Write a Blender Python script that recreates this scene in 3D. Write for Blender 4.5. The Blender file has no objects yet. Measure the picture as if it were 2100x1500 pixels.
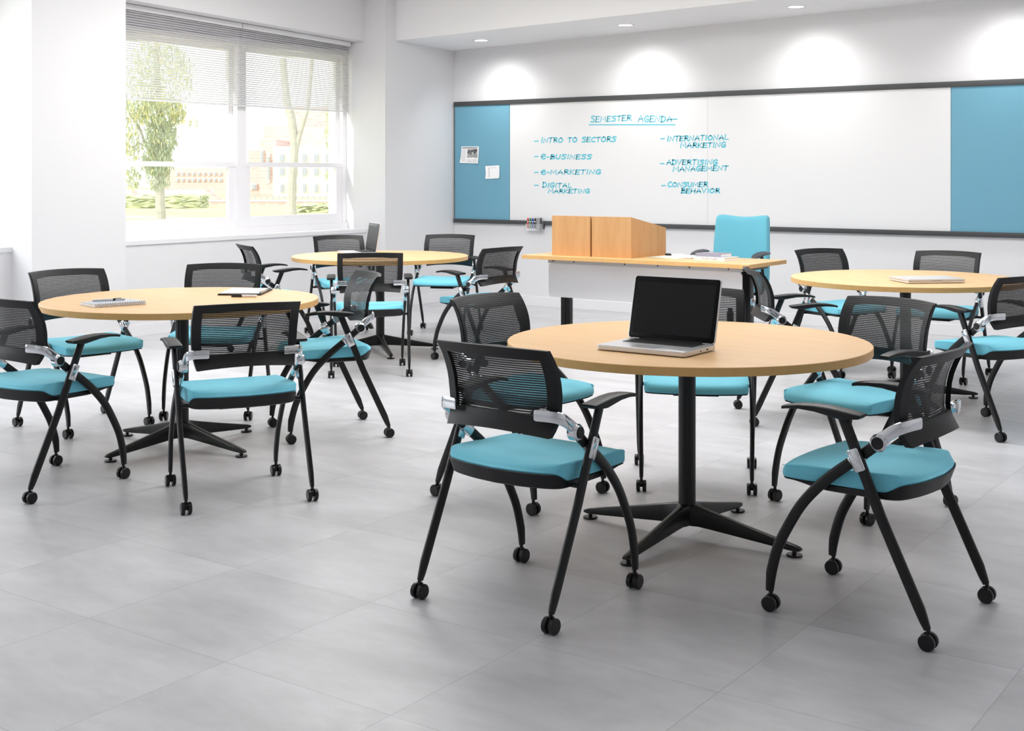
import bpy, bmesh, math, random
from mathutils import Vector, Matrix
R = random.Random(7)
C = bpy.context.scene.collection
PI = math.pi
# ------------------------------------------------------------------ camera
F_PX, CX, YH, CAMH, YAW = 2620.86, 1050.0, 357.63, 1.3637, 0.6164
cam_d = bpy.data.cameras.new('camera')
cam = bpy.data.objects.new('camera', cam_d); C.objects.link(cam)
cam.location = (0, 0, CAMH); cam.rotation_euler = (PI / 2, 0, YAW)
cam_d.sensor_fit = 'HORIZONTAL'; cam_d.sensor_width = 36
cam_d.lens = F_PX * 36 / 2100
cam_d.shift_x = 0; cam_d.shift_y = -(750 - YH) / 2100
cam_d.clip_end = 500
bpy.context.scene.camera = cam
SA, CA = math.sin(YAW), math.cos(YAW)
def at(u, v, Y):
    """world point seen at photo pixel (u, v) at distance Y along the view axis"""
    X = (u - CX) / F_PX * Y
    return Vector((X * CA - Y * SA, X * SA + Y * CA, CAMH - (v - YH) / F_PX * Y))

# ------------------------------------------------------------------ materials
def s2l(c):
    return tuple(((x / 255) / 12.92 if x / 255 <= .04045 else ((x / 255 + .055) / 1.055) ** 2.4) for x in c)
def mat(name, rgb, rough=.5, metal=0.0, spec=.5, emit=None, estr=1.0, noise=None, bump=None, coat=0.0, alpha=None, trans=0.0, sheen=0.0):
    m = bpy.data.materials.new(name); m.use_nodes = True
    nt = m.node_tree; b = nt.nodes['Principled BSDF']
    col = (*s2l(rgb), 1)
    b.inputs['Base Color'].default_value = col
    b.inputs['Roughness'].default_value = rough
    b.inputs['Metallic'].default_value = metal
    b.inputs['Specular IOR Level'].default_value = spec
    b.inputs['Coat Weight'].default_value = coat
    if sheen: b.inputs['Sheen Weight'].default_value = sheen
    if trans: b.inputs['Transmission Weight'].default_value = trans
    if emit:
        b.inputs['Emission Color'].default_value = (*s2l(emit), 1)
        b.inputs['Emission Strength'].default_value = estr
    if alpha is not None: b.inputs['Alpha'].default_value = alpha
    tc = nt.nodes.new('ShaderNodeTexCoord')
    if noise:   # (scale, amount, detail)
        n = nt.nodes.new('ShaderNodeTexNoise'); n.inputs['Scale'].default_value = noise[0]; n.inputs['Detail'].default_value = noise[2]
        nt.links.new(tc.outputs['Object'], n.inputs['Vector'])
        mx = nt.nodes.new('ShaderNodeMix'); mx.data_type = 'RGBA'
        mx.inputs[6].default_value = tuple(min(1, c * (1 - noise[1])) for c in col[:3]) + (1,)
        mx.inputs[7].default_value = tuple(min(1, c * (1 + noise[1])) for c in col[:3]) + (1,)
        nt.links.new(n.outputs['Fac'], mx.inputs[0]); nt.links.new(mx.outputs[2], b.inputs['Base Color'])
    if bump:    # (scale, strength)
        n = nt.nodes.new('ShaderNodeTexNoise'); n.inputs['Scale'].default_value = bump[0]; n.inputs['Detail'].default_value = 4
        nt.links.new(tc.outputs['Object'], n.inputs['Vector'])
        bp = nt.nodes.new('ShaderNodeBump'); bp.inputs['Strength'].default_value = bump[1]; bp.inputs['Distance'].default_value = .002
        nt.links.new(n.outputs['Fac'], bp.inputs['Height']); nt.links.new(bp.outputs['Normal'], b.inputs['Normal'])
    return m

M = {}
M['wall'] = mat('wall_paint', (226, 226, 228), .75, noise=(60, .012, 5), bump=(220, .05))
M['ceil'] = mat('ceiling_paint', (240, 240, 242), .8, noise=(60, .01, 4))
M['trim'] = mat('white_trim', (232, 232, 234), .45)
M['sash'] = mat('window_sash_paint', (243, 242, 245), .5, noise=(90, .015, 4))
M['black'] = mat('black_plastic', (18, 19, 21), .46, spec=.38, noise=(900, .25, 2), bump=(1400, .08))
M['powder'] = mat('black_powder_coat', (13, 13, 15), .36, spec=.4, noise=(1200, .35, 2))
M['rubber'] = mat('black_caster_plastic', (12, 12, 14), .3, spec=.4)
M['chrome'] = mat('polished_chrome', (226, 228, 232), .12, metal=1.0)
M['fabric'] = mat('aqua_seat_fabric', (120, 207, 229), .85, noise=(700, .06, 3), bump=(1500, .15), spec=.25, sheen=.15)
M['fabric2'] = mat('aqua_chair_fabric', (112, 190, 210), .85, noise=(500, .04, 3), spec=.25, sheen=.15)
M['tack'] = mat('blue_tack_fabric', (116, 168, 190), .9, noise=(260, .05, 4), spec=.1)
M['board'] = mat('whiteboard_surface', (232, 232, 233), .35, spec=.4)
M['rail'] = mat('dark_grey_rail', (66, 67, 69), .45)
M['ink'] = mat('teal_marker_ink', (104, 200, 218), .6, spec=.1)
M['paper'] = mat('white_paper', (246, 246, 246), .8, noise=(60, .02, 3))
M['greyink'] = mat('grey_print', (206, 206, 210), .9)
M['darkink'] = mat('dark_print', (70, 70, 74), .9)
M['alu'] = mat('brushed_aluminium', (222, 222, 224), .32, metal=.55)
M['keys'] = mat('black_keys', (24, 24, 26), .5)
M['screen'] = mat('dark_screen_glass', (36, 36, 38), .3, spec=.12)
M['bezel'] = mat('black_bezel', (9, 9, 11), .25, spec=.15)
M['port'] = mat('port_black', (40, 40, 42), .6)
M['desksteel'] = mat('grey_steel_rail', (190, 191, 194), .5)
M['panel'] = mat('frosted_white_panel', (224, 225, 229), .5, noise=(30, .02, 4))
M['armgrey'] = mat('charcoal_arm_pad', (74, 76, 80), .5)
M['red'] = mat('red_marker', (204, 34, 48), .35); M['green'] = mat('green_marker', (20, 132, 58), .35)
M['blue'] = mat('blue_marker', (38, 54, 156), .35); M['ink_black'] = mat('black_marker', (14, 14, 16), .35)
M['eraser'] = mat('grey_felt', (150, 150, 152), .9, noise=(300, .2, 3))
M['whiteplastic'] = mat('white_plastic', (238, 238, 240), .35)
M['silver'] = mat('silver_pen', (200, 202, 206), .3, metal=.5)
M['acrylic'] = mat('clear_acrylic', (245, 248, 250), .08, alpha=.14)
M['greycover'] = mat('grey_notebook_cover', (184, 188, 196), .6)
M['bookgrey'] = mat('grey_book_cover', (150, 148, 162), .6, noise=(160, .25, 4))
M['bookwhite'] = mat('white_book_cover', (226, 226, 232), .55)
M['greensheet'] = mat('pale_green_sheet', (214, 230, 214), .8)
M['lamp'] = mat('lamp_lens', (255, 255, 255), .4, emit=(255, 255, 255), estr=3.0)

def wood(name, base, dark, scale=(1.2, 14, 14), rough=.38, rot=0):
    m = bpy.data.materials.new(name); m.use_nodes = True
    nt = m.node_tree; b = nt.nodes['Principled BSDF']
    tc = nt.nodes.new('ShaderNodeTexCoord'); mp = nt.nodes.new('ShaderNodeMapping')
    mp.inputs['Scale'].default_value = scale; mp.inputs['Rotation'].default_value = (0, 0, rot)
    nt.links.new(tc.outputs['Object'], mp.inputs['Vector'])
    n = nt.nodes.new('ShaderNodeTexNoise'); n.inputs['Scale'].default_value = 3.0; n.inputs['Detail'].default_value = 6; n.inputs['Roughness'].default_value = .6
    nt.links.new(mp.outputs['Vector'], n.inputs['Vector'])
    r = nt.nodes.new('ShaderNodeValToRGB')
    r.color_ramp.elements[0].position = .3; r.color_ramp.elements[0].color = (*s2l(dark), 1)
    r.color_ramp.elements[1].position = .62; r.color_ramp.elements[1].color = (*s2l(base), 1)
    nt.links.new(n.outputs['Fac'], r.inputs['Fac']); nt.links.new(r.outputs['Color'], b.inputs['Base Color'])
    b.inputs['Roughness'].default_value = rough; b.inputs['Specular IOR Level'].default_value = .28
    return m
M['maple'] = wood('maple_laminate', (229, 189, 138), (224, 181, 128), (.7, 5, 5), rot=0.6)
M['edge'] = wood('maple_edge_band', (226, 180, 118), (220, 173, 110), (9, 9, 9))
M['deskwood'] = wood('desk_laminate', (238, 196, 143), (231, 186, 130), (1.0, 9, 9))
M['lectwood'] = wood('lectern_veneer', (204, 157, 107), (192, 143, 92), (7, 7, .8), rough=.45)

def mesh_fabric(name, rgb, period=.0076, xp=.0026):
    m = bpy.data.materials.new(name); m.use_nodes = True
    nt = m.node_tree; b = nt.nodes['Principled BSDF']
    b.inputs['Base Color'].default_value = (*s2l(rgb), 1); b.inputs['Roughness'].default_value = .5
    tc = nt.nodes.new('ShaderNodeTexCoord'); sp = nt.nodes.new('ShaderNodeSeparateXYZ')
    nt.links.new(tc.outputs['Object'], sp.inputs[0])
    def gap(sock, per, open_):
        d = nt.nodes.new('ShaderNodeMath'); d.operation = 'DIVIDE'; d.inputs[1].default_value = per; nt.links.new(sock, d.inputs[0])
        f = nt.nodes.new('ShaderNodeMath'); f.operation = 'FRACT'; nt.links.new(d.outputs[0], f.inputs[0])
        l = nt.nodes.new('ShaderNodeMath'); l.operation = 'LESS_THAN'; l.inputs[1].default_value = open_; nt.links.new(f.outputs[0], l.inputs[0])
        return l.outputs[0]
    mu = nt.nodes.new('ShaderNodeMath'); mu.operation = 'MULTIPLY'
    nt.links.new(gap(sp.outputs['Z'], period, .44), mu.inputs[0]); nt.links.new(gap(sp.outputs['X'], xp, .66), mu.inputs[1])
    inv = nt.nodes.new('ShaderNodeMath'); inv.operation = 'SUBTRACT'; inv.inputs[0].default_value = 1; nt.links.new(mu.outputs[0], inv.inputs[1])
    nt.links.new(inv.outputs[0], b.inputs['Alpha'])
    return m
M['mesh'] = mesh_fabric('black_mesh_fabric', (22, 23, 25))

def floor_material():
    m = bpy.data.materials.new('grey_concrete_look_tiles'); m.use_nodes = True
    nt = m.node_tree; b = nt.nodes['Principled BSDF']; N = nt.nodes.new; L = nt.links.new
    tc = N('ShaderNodeTexCoord'); sp = N('ShaderNodeSeparateXYZ'); L(tc.outputs['Object'], sp.inputs[0])
    def math_(op, a, bb=None):
        n = N('ShaderNodeMath'); n.operation = op
        for i, x in enumerate((a, bb)):
            if x is None: continue
            if isinstance(x, (int, float)): n.inputs[i].default_value = x
            else: L(x, n.inputs[i])
        return n.outputs[0]
    T = .6096
    ux = math_('DIVIDE', math_('ADD', sp.outputs['X'], 3.33 + 20 * T), T)
    uy = math_('DIVIDE', math_('ADD', sp.outputs['Y'], -3.06 + 20 * T), T)
    fx, fy = math_('FRACT', ux), math_('FRACT', uy)
    ix, iy = math_('FLOOR', ux), math_('FLOOR', uy)
    ex = math_('MINIMUM', fx, math_('SUBTRACT', 1, fx)); ey = math_('MINIMUM', fy, math_('SUBTRACT', 1, fy))
    seam = math_('LESS_THAN', math_('MINIMUM', ex, ey), .0022)
    cb = N('ShaderNodeCombineXYZ'); L(ix, cb.inputs[0]); L(iy, cb.inputs[1])
    wn = N('ShaderNodeTexWhiteNoise'); wn.noise_dimensions = '3D'; L(cb.outputs[0], wn.inputs['Vector'])
    # streaks: each tile offset in noise space
    ad = N('ShaderNodeVectorMath'); ad.operation = 'MULTIPLY_ADD'
    L(wn.outputs['Color'], ad.inputs[0]); ad.inputs[1].default_value = (9, 9, 9); L(tc.outputs['Object'], ad.inputs[2])
    mp = N('ShaderNodeMapping'); mp.inputs['Scale'].default_value = (1.3, 3.2, 1); mp.inputs['Rotation'].default_value = (0, 0, .5)
    L(ad.outputs[0], mp.inputs['Vector'])
    n1 = N('ShaderNodeTexNoise'); n1.inputs['Scale'].default_value = 1.6; n1.inputs['Detail'].default_value = 8; n1.inputs['Roughness'].default_value = .62; n1.inputs['Distortion'].default_value = .15
    L(mp.outputs[0], n1.inputs['Vector'])
    n2 = N('ShaderNodeTexNoise'); n2.inputs['Scale'].default_value = 9; n2.inputs['Detail'].default_value = 6; L(mp.outputs[0], n2.inputs['Vector'])
    f = math_('ADD', math_('MULTIPLY', n1.outputs['Fac'], .9), math_('MULTIPLY', n2.outputs['Fac'], .22))
    f = math_('ADD', f, math_('MULTIPLY', wn.outputs['Value'], .10))
    r = N('ShaderNodeValToRGB'); r.color_ramp.elements[0].position = .38; r.color_ramp.elements[0].color = (*s2l((180, 180, 183)), 1)
    r.color_ramp.elements[1].position = .80; r.color_ramp.elements[1].color = (*s2l((206, 206, 210)), 1); L(f, r.inputs['Fac'])
    mx = N('ShaderNodeMix'); mx.data_type = 'RGBA'; L(math_('MULTIPLY', seam, .42), mx.inputs[0]); L(r.outputs['Color'], mx.inputs[6]); mx.inputs[7].default_value = (*s2l((110, 110, 114)), 1)
    L(mx.outputs[2], b.inputs['Base Color'])
    L(math_('ADD', math_('MULTIPLY', n2.outputs['Fac'], .18), .27), b.inputs['Roughness'])
    b.inputs['Specular IOR Level'].default_value = .45
    return m
M['floor'] = floor_material()

def translucent(name, rgb, mixf=.5):
    m = bpy.data.materials.new(name); m.use_nodes = True
    nt = m.node_tree; out = nt.nodes['Material Output']; nt.nodes.remove(nt.nodes['Principled BSDF'])
    d = nt.nodes.new('ShaderNodeBsdfDiffuse'); t = nt.nodes.new('ShaderNodeBsdfTranslucent'); x = nt.nodes.new('ShaderNodeMixShader')
    for s in (d, t): s.inputs['Color'].default_value = (*s2l(rgb), 1)
    x.inputs[0].default_value = mixf
    nt.links.new(d.outputs[0], x.inputs[1]); nt.links.new(t.outputs[0], x.inputs[2]); nt.links.new(x.outputs[0], out.inputs['Surface'])
    return m
M['slat'] = translucent('white_blind_slats', (240, 240, 242), .5)
M['leaf'] = translucent('pale_green_leaves', (186, 196, 168), .4)  # leaf colours lightened to carry the outdoor overexposure
M['leafy'] = translucent('yellow_green_leaves', (222, 216, 164), .4)
def glass():
    m = bpy.data.materials.new('window_glass'); m.use_nodes = True
    nt = m.node_tree; out = nt.nodes['Material Output']; nt.nodes.remove(nt.nodes['Principled BSDF'])
    t = nt.nodes.new('ShaderNodeBsdfTransparent'); g = nt.nodes.new('ShaderNodeBsdfGlossy'); g.inputs['Roughness'].default_value = .02
    t.inputs['Color'].default_value = (.97, .98, .98, 1)
    x = nt.nodes.new('ShaderNodeMixShader'); x.inputs[0].default_value = .05
    nt.links.new(t.outputs[0], x.inputs[1]); nt.links.new(g.outputs[0], x.inputs[2]); nt.links.new(x.outputs[0], out.inputs['Surface'])
    return m
M['glass'] = glass()
# outdoors: overexposed glare is partly put into these pale base colours
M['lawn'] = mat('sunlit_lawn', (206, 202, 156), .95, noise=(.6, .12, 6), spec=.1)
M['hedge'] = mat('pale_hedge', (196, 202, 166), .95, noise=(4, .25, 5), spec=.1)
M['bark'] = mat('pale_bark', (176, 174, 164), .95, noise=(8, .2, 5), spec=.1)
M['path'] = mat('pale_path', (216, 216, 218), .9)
def brick_mat():
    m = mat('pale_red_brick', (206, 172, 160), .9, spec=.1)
    nt = m.node_tree; b = nt.nodes['Principled BSDF']
    tc = nt.nodes.new('ShaderNodeTexCoord'); br = nt.nodes.new('ShaderNodeTexBrick'); br.inputs['Scale'].default_value = 1.2
    br.inputs['Color1'].default_value = (*s2l((208, 182, 174)), 1); br.inputs['Color2'].default_value = (*s2l((200, 172, 164)), 1); br.inputs['Mortar'].default_value = (*s2l((216, 202, 196)), 1)
    mp = nt.nodes.new('ShaderNodeMapping'); mp.inputs['Rotation'].default_value = (PI / 2, 0, 0)
    nt.links.new(tc.outputs['Object'], mp.inputs[0]); nt.links.new(mp.outputs[0], br.inputs['Vector']); nt.links.new(br.outputs['Color'], b.inputs['Base Color'])
    return m
M['brick'] = brick_mat()
M['stone'] = mat('pale_stone', (228, 226, 222), .9, spec=.1)
M['winglass'] = mat('grey_window_panes', (160, 164, 172), .4)

# ------------------------------------------------------------------ mesh helpers
class MB:
    def __init__(s): s.v = []; s.f = []
    def add(s, vs, fs):
        o = len(s.v); s.v += [tuple(p) for p in vs]; s.f += [tuple(i + o for i in q) for q in fs]; return s
    def box(s, x0, x1, y0, y1, z0, z1, bev=0, mtx=None):
        bm = bmesh.new(); bmesh.ops.create_cube(bm, size=1)
        for v in bm.verts:
            v.co = Vector(((x0 + x1) / 2 + v.co.x * (x1 - x0), (y0 + y1) / 2 + v.co.y * (y1 - y0), (z0 + z1) / 2 + v.co.z * (z1 - z0)))
        if bev: bmesh.ops.bevel(bm, geom=bm.edges[:], offset=bev, segments=2, affect='EDGES', profile=.6)
        return s.frombm(bm, mtx)
    def frombm(s, bm, mtx=None):
        bm.verts.ensure_lookup_table(); bm.verts.index_update()
        s.add([(mtx @ v.co) if mtx else v.co for v in bm.verts], [[v.index for v in f.verts] for f in bm.faces]); bm.free(); return s
    def ring_loft(s, rings, cap=True, closed=False):
        n = len(rings[0]); vs = [p for r in rings for p in r]; fs = []
        m = len(rings)
        for i in range(m if closed else m - 1):
            a, b = i * n, ((i + 1) % m) * n
            for k in range(n):
                fs.append((a + k, a + (k + 1) % n, b + (k + 1) % n, b + k))
        if cap and not closed: fs.append(tuple(range(n))[::-1]); fs.append(tuple(range((m - 1) * n, m * n)))
        return s.add(vs, fs)
    def cyl(s, p0, p1, r0, r1=None, n=16, cap=True, bev=0):
        p0, p1 = Vector(p0), Vector(p1); r1 = r0 if r1 is None else r1
        d = (p1 - p0).normalized(); a = d.orthogonal().normalized(); b = d.cross(a)
        def ring(c, r): return [c + a * (r * math.cos(2 * PI * k / n)) + b * (r * math.sin(2 * PI * k / n)) for k in range(n)]
        if bev: rs = [ring(p0, r0 - bev), ring(p0 + d * bev, r0), ring(p1 - d * bev, r1), ring(p1, r1 - bev)]
        else: rs = [ring(p0, r0), ring(p1, r1)]
        return s.ring_loft(rs, cap)
    def sweep(s, pts, hw, hh, lat=None, n=16, power=2.3, cap=True):
        """sweep a rounded section; lat = axis of half width hw (const or list); hh in the other normal direction"""
        pts = [Vector(p) for p in pts]; rings = []
        for i, p in enumerate(pts):
            t = (pts[min(i + 1, len(pts) - 1)] - pts[max(i - 1, 0)]).normalized()
            L_ = Vector(lat) if lat is not None else t.orthogonal()
            L_ = (L_ - t * L_.dot(t)).normalized(); Nn = t.cross(L_)
            w = hw[i] if isinstance(hw, (list, tuple)) else hw; h = hh[i] if isinstance(hh, (list, tuple)) else hh
            ring = []
            for k in range(n):
                a = 2 * PI * k / n; c, q = math.cos(a), math.sin(a)
                ring.append(p + L_ * (w * math.copysign(abs(c) ** (2 / power), c)) + Nn * (h * math.copysign(abs(q) ** (2 / power), q)))
            rings.append(ring)
        return s.ring_loft(rings, cap)
    def prism(s, poly, z0, z1, bev=0, mtx=None):
        bm = bmesh.new(); vs = [bm.verts.new((x, y, z0)) for x, y in poly]; f = bm.faces.new(vs)
        r = bmesh.ops.extrude_face_region(bm, geom=[f])
        for v in r['geom']:
            if isinstance(v, bmesh.types.BMVert): v.co.z = z1
        bmesh.ops.recalc_face_normals(bm, faces=bm.faces[:])
        if bev: bmesh.ops.bevel(bm, geom=bm.edges[:], offset=bev, segments=2, affect='EDGES', profile=.6)
        return s.frombm(bm, mtx)
    def shell(s, nu, nv, keep, front, back):
        """double layer sheet over a grid of cells, with side walls round every border"""
        idx = {}; vs = []
        def gi(i, j, L_):
            if (i, j, L_) not in idx: idx[(i, j, L_)] = len(vs); vs.append((front if L_ else back)(i / nu, j / nv))
            return idx[(i, j, L_)]
        fs = []; cnt = {}
        for i in range(nu):
            for j in range(nv):
                if not keep(i, j): continue
                q = [(i, j), (i + 1, j), (i + 1, j + 1), (i, j + 1)]
                fs.append(tuple(gi(a, b, 1) for a, b in q)); fs.append(tuple(gi(a, b, 0) for a, b in q[::-1]))
                for k in range(4):
                    e = (q[k], q[(k + 1) % 4]); r = (e[1], e[0])
                    if r in cnt: del cnt[r]
                    else: cnt[e] = 1
        for (a, b) in cnt: fs.append((gi(*b, 1), gi(*a, 1), gi(*a, 0), gi(*b, 0)))
        return s.add(vs, fs)
    def build(s, name, m, parent=None, smooth=True, angle=35, loc=None):
        me = bpy.data.meshes.new(name); me.from_pydata(s.v, [], s.f); me.validate()
        bm = bmesh.new(); bm.from_mesh(me); bmesh.ops.recalc_face_normals(bm, faces=bm.faces[:]); bm.to_mesh(me); bm.free()
        if smooth:
            me.polygons.foreach_set('use_smooth', [True] * len(me.polygons)); me.set_sharp_from_angle(angle=math.radians(angle))
        me.materials.append(M[m] if isinstance(m, str) else m)
        o = bpy.data.objects.new(name, me); C.objects.link(o)
        if parent: o.parent = parent
        if loc: o.location = loc
        return o

def thing(name, label, cat, loc=(0, 0, 0), rz=0, group=None):
    o = bpy.data.objects.new(name, None); C.objects.link(o); o.location = loc; o.rotation_euler = (0, 0, rz)
    o.empty_display_size = .1; return tag(o, label, cat, group)
def tag(o, label, cat, group=None, kind=None):
    o['label'] = label; o['category'] = cat
    if group: o['group'] = group
    if kind: o['kind'] = kind
    return o
def struct(o): o['kind'] = 'structure'; return o
def copy_tree(o, parent=None):
    c = o.copy(); C.objects.link(c); c.parent = parent
    for ch in list(o.children): copy_tree(ch, c)
    return c
def lerp_tab(tab, x):
    if x <= tab[0][0]: return tab[0][1]
    for (a, b), (c, d) in zip(tab, tab[1:]):
        if x <= c: return b + (d - b) * (x - a) / (c - a)
    return tab[-1][1]
def catmull(P, n=6):
    P = [Vector(p) for p in P]; out = []
    for i in range(len(P) - 1):
        p0, p1, p2, p3 = P[max(i - 1, 0)], P[i], P[i + 1], P[min(i + 2, len(P) - 1)]
        for k in range(n):
            t = k / n
            out.append(.5 * ((2 * p1) + (p2 - p0) * t + (2 * p0 - 5 * p1 + 4 * p2 - p3) * t * t + (3 * p1 - p0 - 3 * p2 + p3) * t ** 3))
    return out + [P[-1]]

# ------------------------------------------------------------------ room
XC, XS, XF = -8.518, -8.78, -9.10       # column face, wall under the sill, window plane
YB, YBK, XR, YFR, ZC = 10.935, 9.971, 2.6, -3.2, 3.3
def soff(x, y): return 2.701 + .0245 * (x + 8.5) + .0322 * (YB - y)
fl = MB().add([(XF - .1, YFR, 0), (XR, YFR, 0), (XR, YB, 0), (XF - .1, YB, 0), (XF - .1, YFR, -.1), (XR, YFR, -.1), (XR, YB, -.1), (XF - .1, YB, -.1)],
              [(0, 1, 2, 3), (7, 6, 5, 4), (0, 4, 5, 1), (1, 5, 6, 2), (2, 6, 7, 3), (3, 7, 4, 0)]).build('floor', 'floor', smooth=False); struct(fl)
struct(MB().box(XF - .2, XR + .2, YB, YB + .2, -.1, ZC + .1).build('wall_back', 'wall', smooth=False))
struct(MB().box(XR, XR + .2, YFR - .2, YB, -.1, ZC + .1).build('wall_right', 'wall', smooth=False))
struct(MB().box(XF - .2, XR, YFR - .2, YFR, -.1, ZC + .1).build('wall_front', 'wall', smooth=False))
struct(MB().box(XF - .2, XR, YFR, YB, ZC, ZC + .12).build('ceiling', 'ceil', smooth=False))
# lowered bulkhead along the back wall
x0, x1 = XC - .02, XR
v = [(x0, YBK, soff(x0, YBK)), (x1, YBK, soff(x1, YBK)), (x1, YB, soff(x1, YB)), (x0, YB, soff(x0, YB)),
     (x0, YBK, ZC), (x1, YBK, ZC), (x1, YB, ZC), (x0, YB, ZC)]
struct(MB().add(v, [(0, 3, 2, 1), (4, 5, 6, 7), (0, 1, 5, 4), (1, 2, 6, 5), (2, 3, 7, 6), (3, 0, 4, 7)]).build('ceiling_bulkhead', 'ceil', smooth=False))
# left wall: piers, wall under the sills, headers
wl = MB()
BAYS = [(6.623, 9.804), (2.583, 5.764), (-1.457, 1.724)]
wl.box(XF - .2, XC, 9.804, YB, 0, ZC); wl.box(XF - .2, XC, 5.764, 6.623, 0, ZC); wl.box(XF - .2, XC, 1.724, 2.583, 0, ZC); wl.box(XF - .2, XC, YFR, -1.457, 0, ZC)
for a, b in BAYS:
    wl.box(XF - .2, XS, a, b, 0, .768)
    wl.box(XF - .2, XF + .02, a, b, 2.641, 2.72); wl.box(XF - .19, XF + .01, a + .001, b - .001, 2.7201, 2.90)
    hl = 2.835 if a > 6 else 2.75
    hv = [(XF - .2, a, hl), (-8.80, a, hl), (-8.80, b, 2.729), (XF - .2, b, 2.729), (XF - .2, a, ZC), (-8.80, a, ZC), (-8.80, b, ZC), (XF - .2, b, ZC)]
    wl.add(hv, [(0, 1, 2, 3), (4, 7, 6, 5), (0, 4, 5, 1), (1, 5, 6, 2), (2, 6, 7, 3), (3, 7, 4, 0)])
struct(wl.build('wall_left', 'wall', smooth=False))
def base_board(name, segs):
    m = MB()
    for s_ in segs: m.box(*s_, 0, .1, bev=.003)
    struct(m.build(name, 'trim', smooth=False))
base_board('baseboard_back', [(XC, XR, YB - .012, YB)])
base_board('baseboard_left', [(XC, XC + .012, 9.804, YB - .012), (XC, XC + .012, 5.764, 6.623), (XC, XC + .012, 1.724, 2.583), (XC, XC + .012, YFR, -1.457)] +
           [(XS, XS + .012, a, b) for a, b in BAYS])
for i, (a, b) in enumerate(BAYS):
    struct(MB().box(XF + .03, -8.766, a, b, .768, .806, bev=.004).build('trim_%d' % (i + 1), 'trim', smooth=False))
# windows
def window(i, a, b):
    w = struct(bpy.data.objects.new('window_%d' % i, None)); C.objects.link(w); w.location = (XF, a, .806)
    H_ = 2.64 - .806; W_ = b - a
    mid = W_ / 2 + .14
    fr = MB()
    fr.box(-.0605, .05, 0, .05, .06, H_ - .06); fr.box(-.0605, .05, W_ - .05, W_, .06, H_ - .06); fr.box(-.061, .06, mid - .055, mid + .055, .06, H_ - .06)
    fr.box(-.06, .07, 0, W_, 0, .06); fr.box(-.06, .07, 0, W_, H_ - .06, H_)
    fr.build('window_frame', 'sash', w, smooth=False)
    for (u0, u1) in ((.0505, mid - .0555), (mid + .0555, W_ - .0505)):
        lo = MB(); z1 = .672
        lo.box(0, .04, u0, u0 + .07, .1555, z1 - .0455); lo.box(0, .04, u1 - .085, u1, .1555, z1 - .0455); lo.box(0, .04, u0, u1, .0605, .155); lo.box(0, .045, u0, u1, z1 - .045, z1)
        s1 = lo.build('sash', 'sash', w, smooth=False)
        MB().box(.017, .023, u0 + .0705, u1 - .0855, .156, z1 - .046).build('glass_pane', 'glass', s1, smooth=False)
        up = MB()
        up.box(-.045, -.005, u0, u0 + .05, z1 - .0045, H_ - .1105); up.box(-.045, -.005, u1 - .05, u1, z1 - .0045, H_ - .1105)
        up.box(-.045, -.005, u0, u1, H_ - .11, H_ - .0605); up.box(-.045, -.002, u0, u1, z1 - .045, z1 - .005)
        s2 = up.build('sash', 'sash', w, smooth=False)
        MB().box(-.028, -.022, u0 + .0505, u1 - .0505, z1 - .004, H_ - .111).build('glass_pane', 'glass', s2, smooth=False)
for i, (a, b) in enumerate(BAYS): window(i + 1, a, b)
# venetian blinds of the window in view
def blind(y0, y1, label):
    t = thing('window_blind', label, 'blind', (-8.99, (y0 + y1) / 2, 2.0), 0, 'white venetian blinds of the large window')
    def ztop(y): return 2.835 - .0333 * (y - 6.623) - .050
    a, b = y0 - (y0 + y1) / 2, y1 - (y0 + y1) / 2
    ta, tb = ztop(y0) - 2.0, ztop(y1) - 2.0
    h = MB().add([(-.025, a, ta), (.03, a, ta), (.03, b, tb), (-.025, b, tb), (-.025, a, ta + .045), (.03, a, ta + .045), (.03, b, tb + .045), (-.025, b, tb + .045)],
                 [(0, 1, 2, 3), (4, 7, 6, 5), (0, 4, 5, 1), (1, 5, 6, 2), (2, 6, 7, 3), (3, 7, 4, 0)]); h.build('head_rail', 'trim', t, smooth=False)
    n = 36; sl = MB()
    for k in range(n):
        f = (k + .6) / n; za, zb = ta * f, tb * f
        for q in range(1):
            r = []
            for yy, zz in ((a, za), (b, zb)):
                for dx, dz in ((-.0125, .0068), (0, .0008), (.0125, -.0068)):
                    r.append((dx, yy, zz + dz))
            r2 = [(x, y, z + .0012) for x, y, z in r]
            sl.add(r + r2, [(0, 1, 4, 3), (1, 2, 5, 4), (6, 9, 10, 7), (7, 10, 11, 8), (0, 3, 9, 6), (2, 8, 11, 5), (0, 6, 7, 1), (1, 7, 8, 2), (3, 4, 10, 9), (4, 5, 11, 10)])
    sl.build('slats', 'slat', t, smooth=False)
    MB().box(-.014, .014, a, b, 0, .012, bev=.002).build('bottom_rail', 'trim', t)
    cd = MB()
    for f in (.12, .5, .88):
        y = a + (b - a) * f; cd.cyl((.014, y, .01), (.014, y, ta + (tb - ta) * f), .0012, n=6); cd.cyl((-.014, y, .01), (-.014, y, ta + (tb - ta) * f), .0012, n=6)
    cd.build('ladder_cords', 'trim', t)
blind(6.70, 8.285, 'white venetian blind half lowered over the left half of the window')
blind(8.297, 9.775, 'white venetian blind half lowered over the right half of the window')

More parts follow.
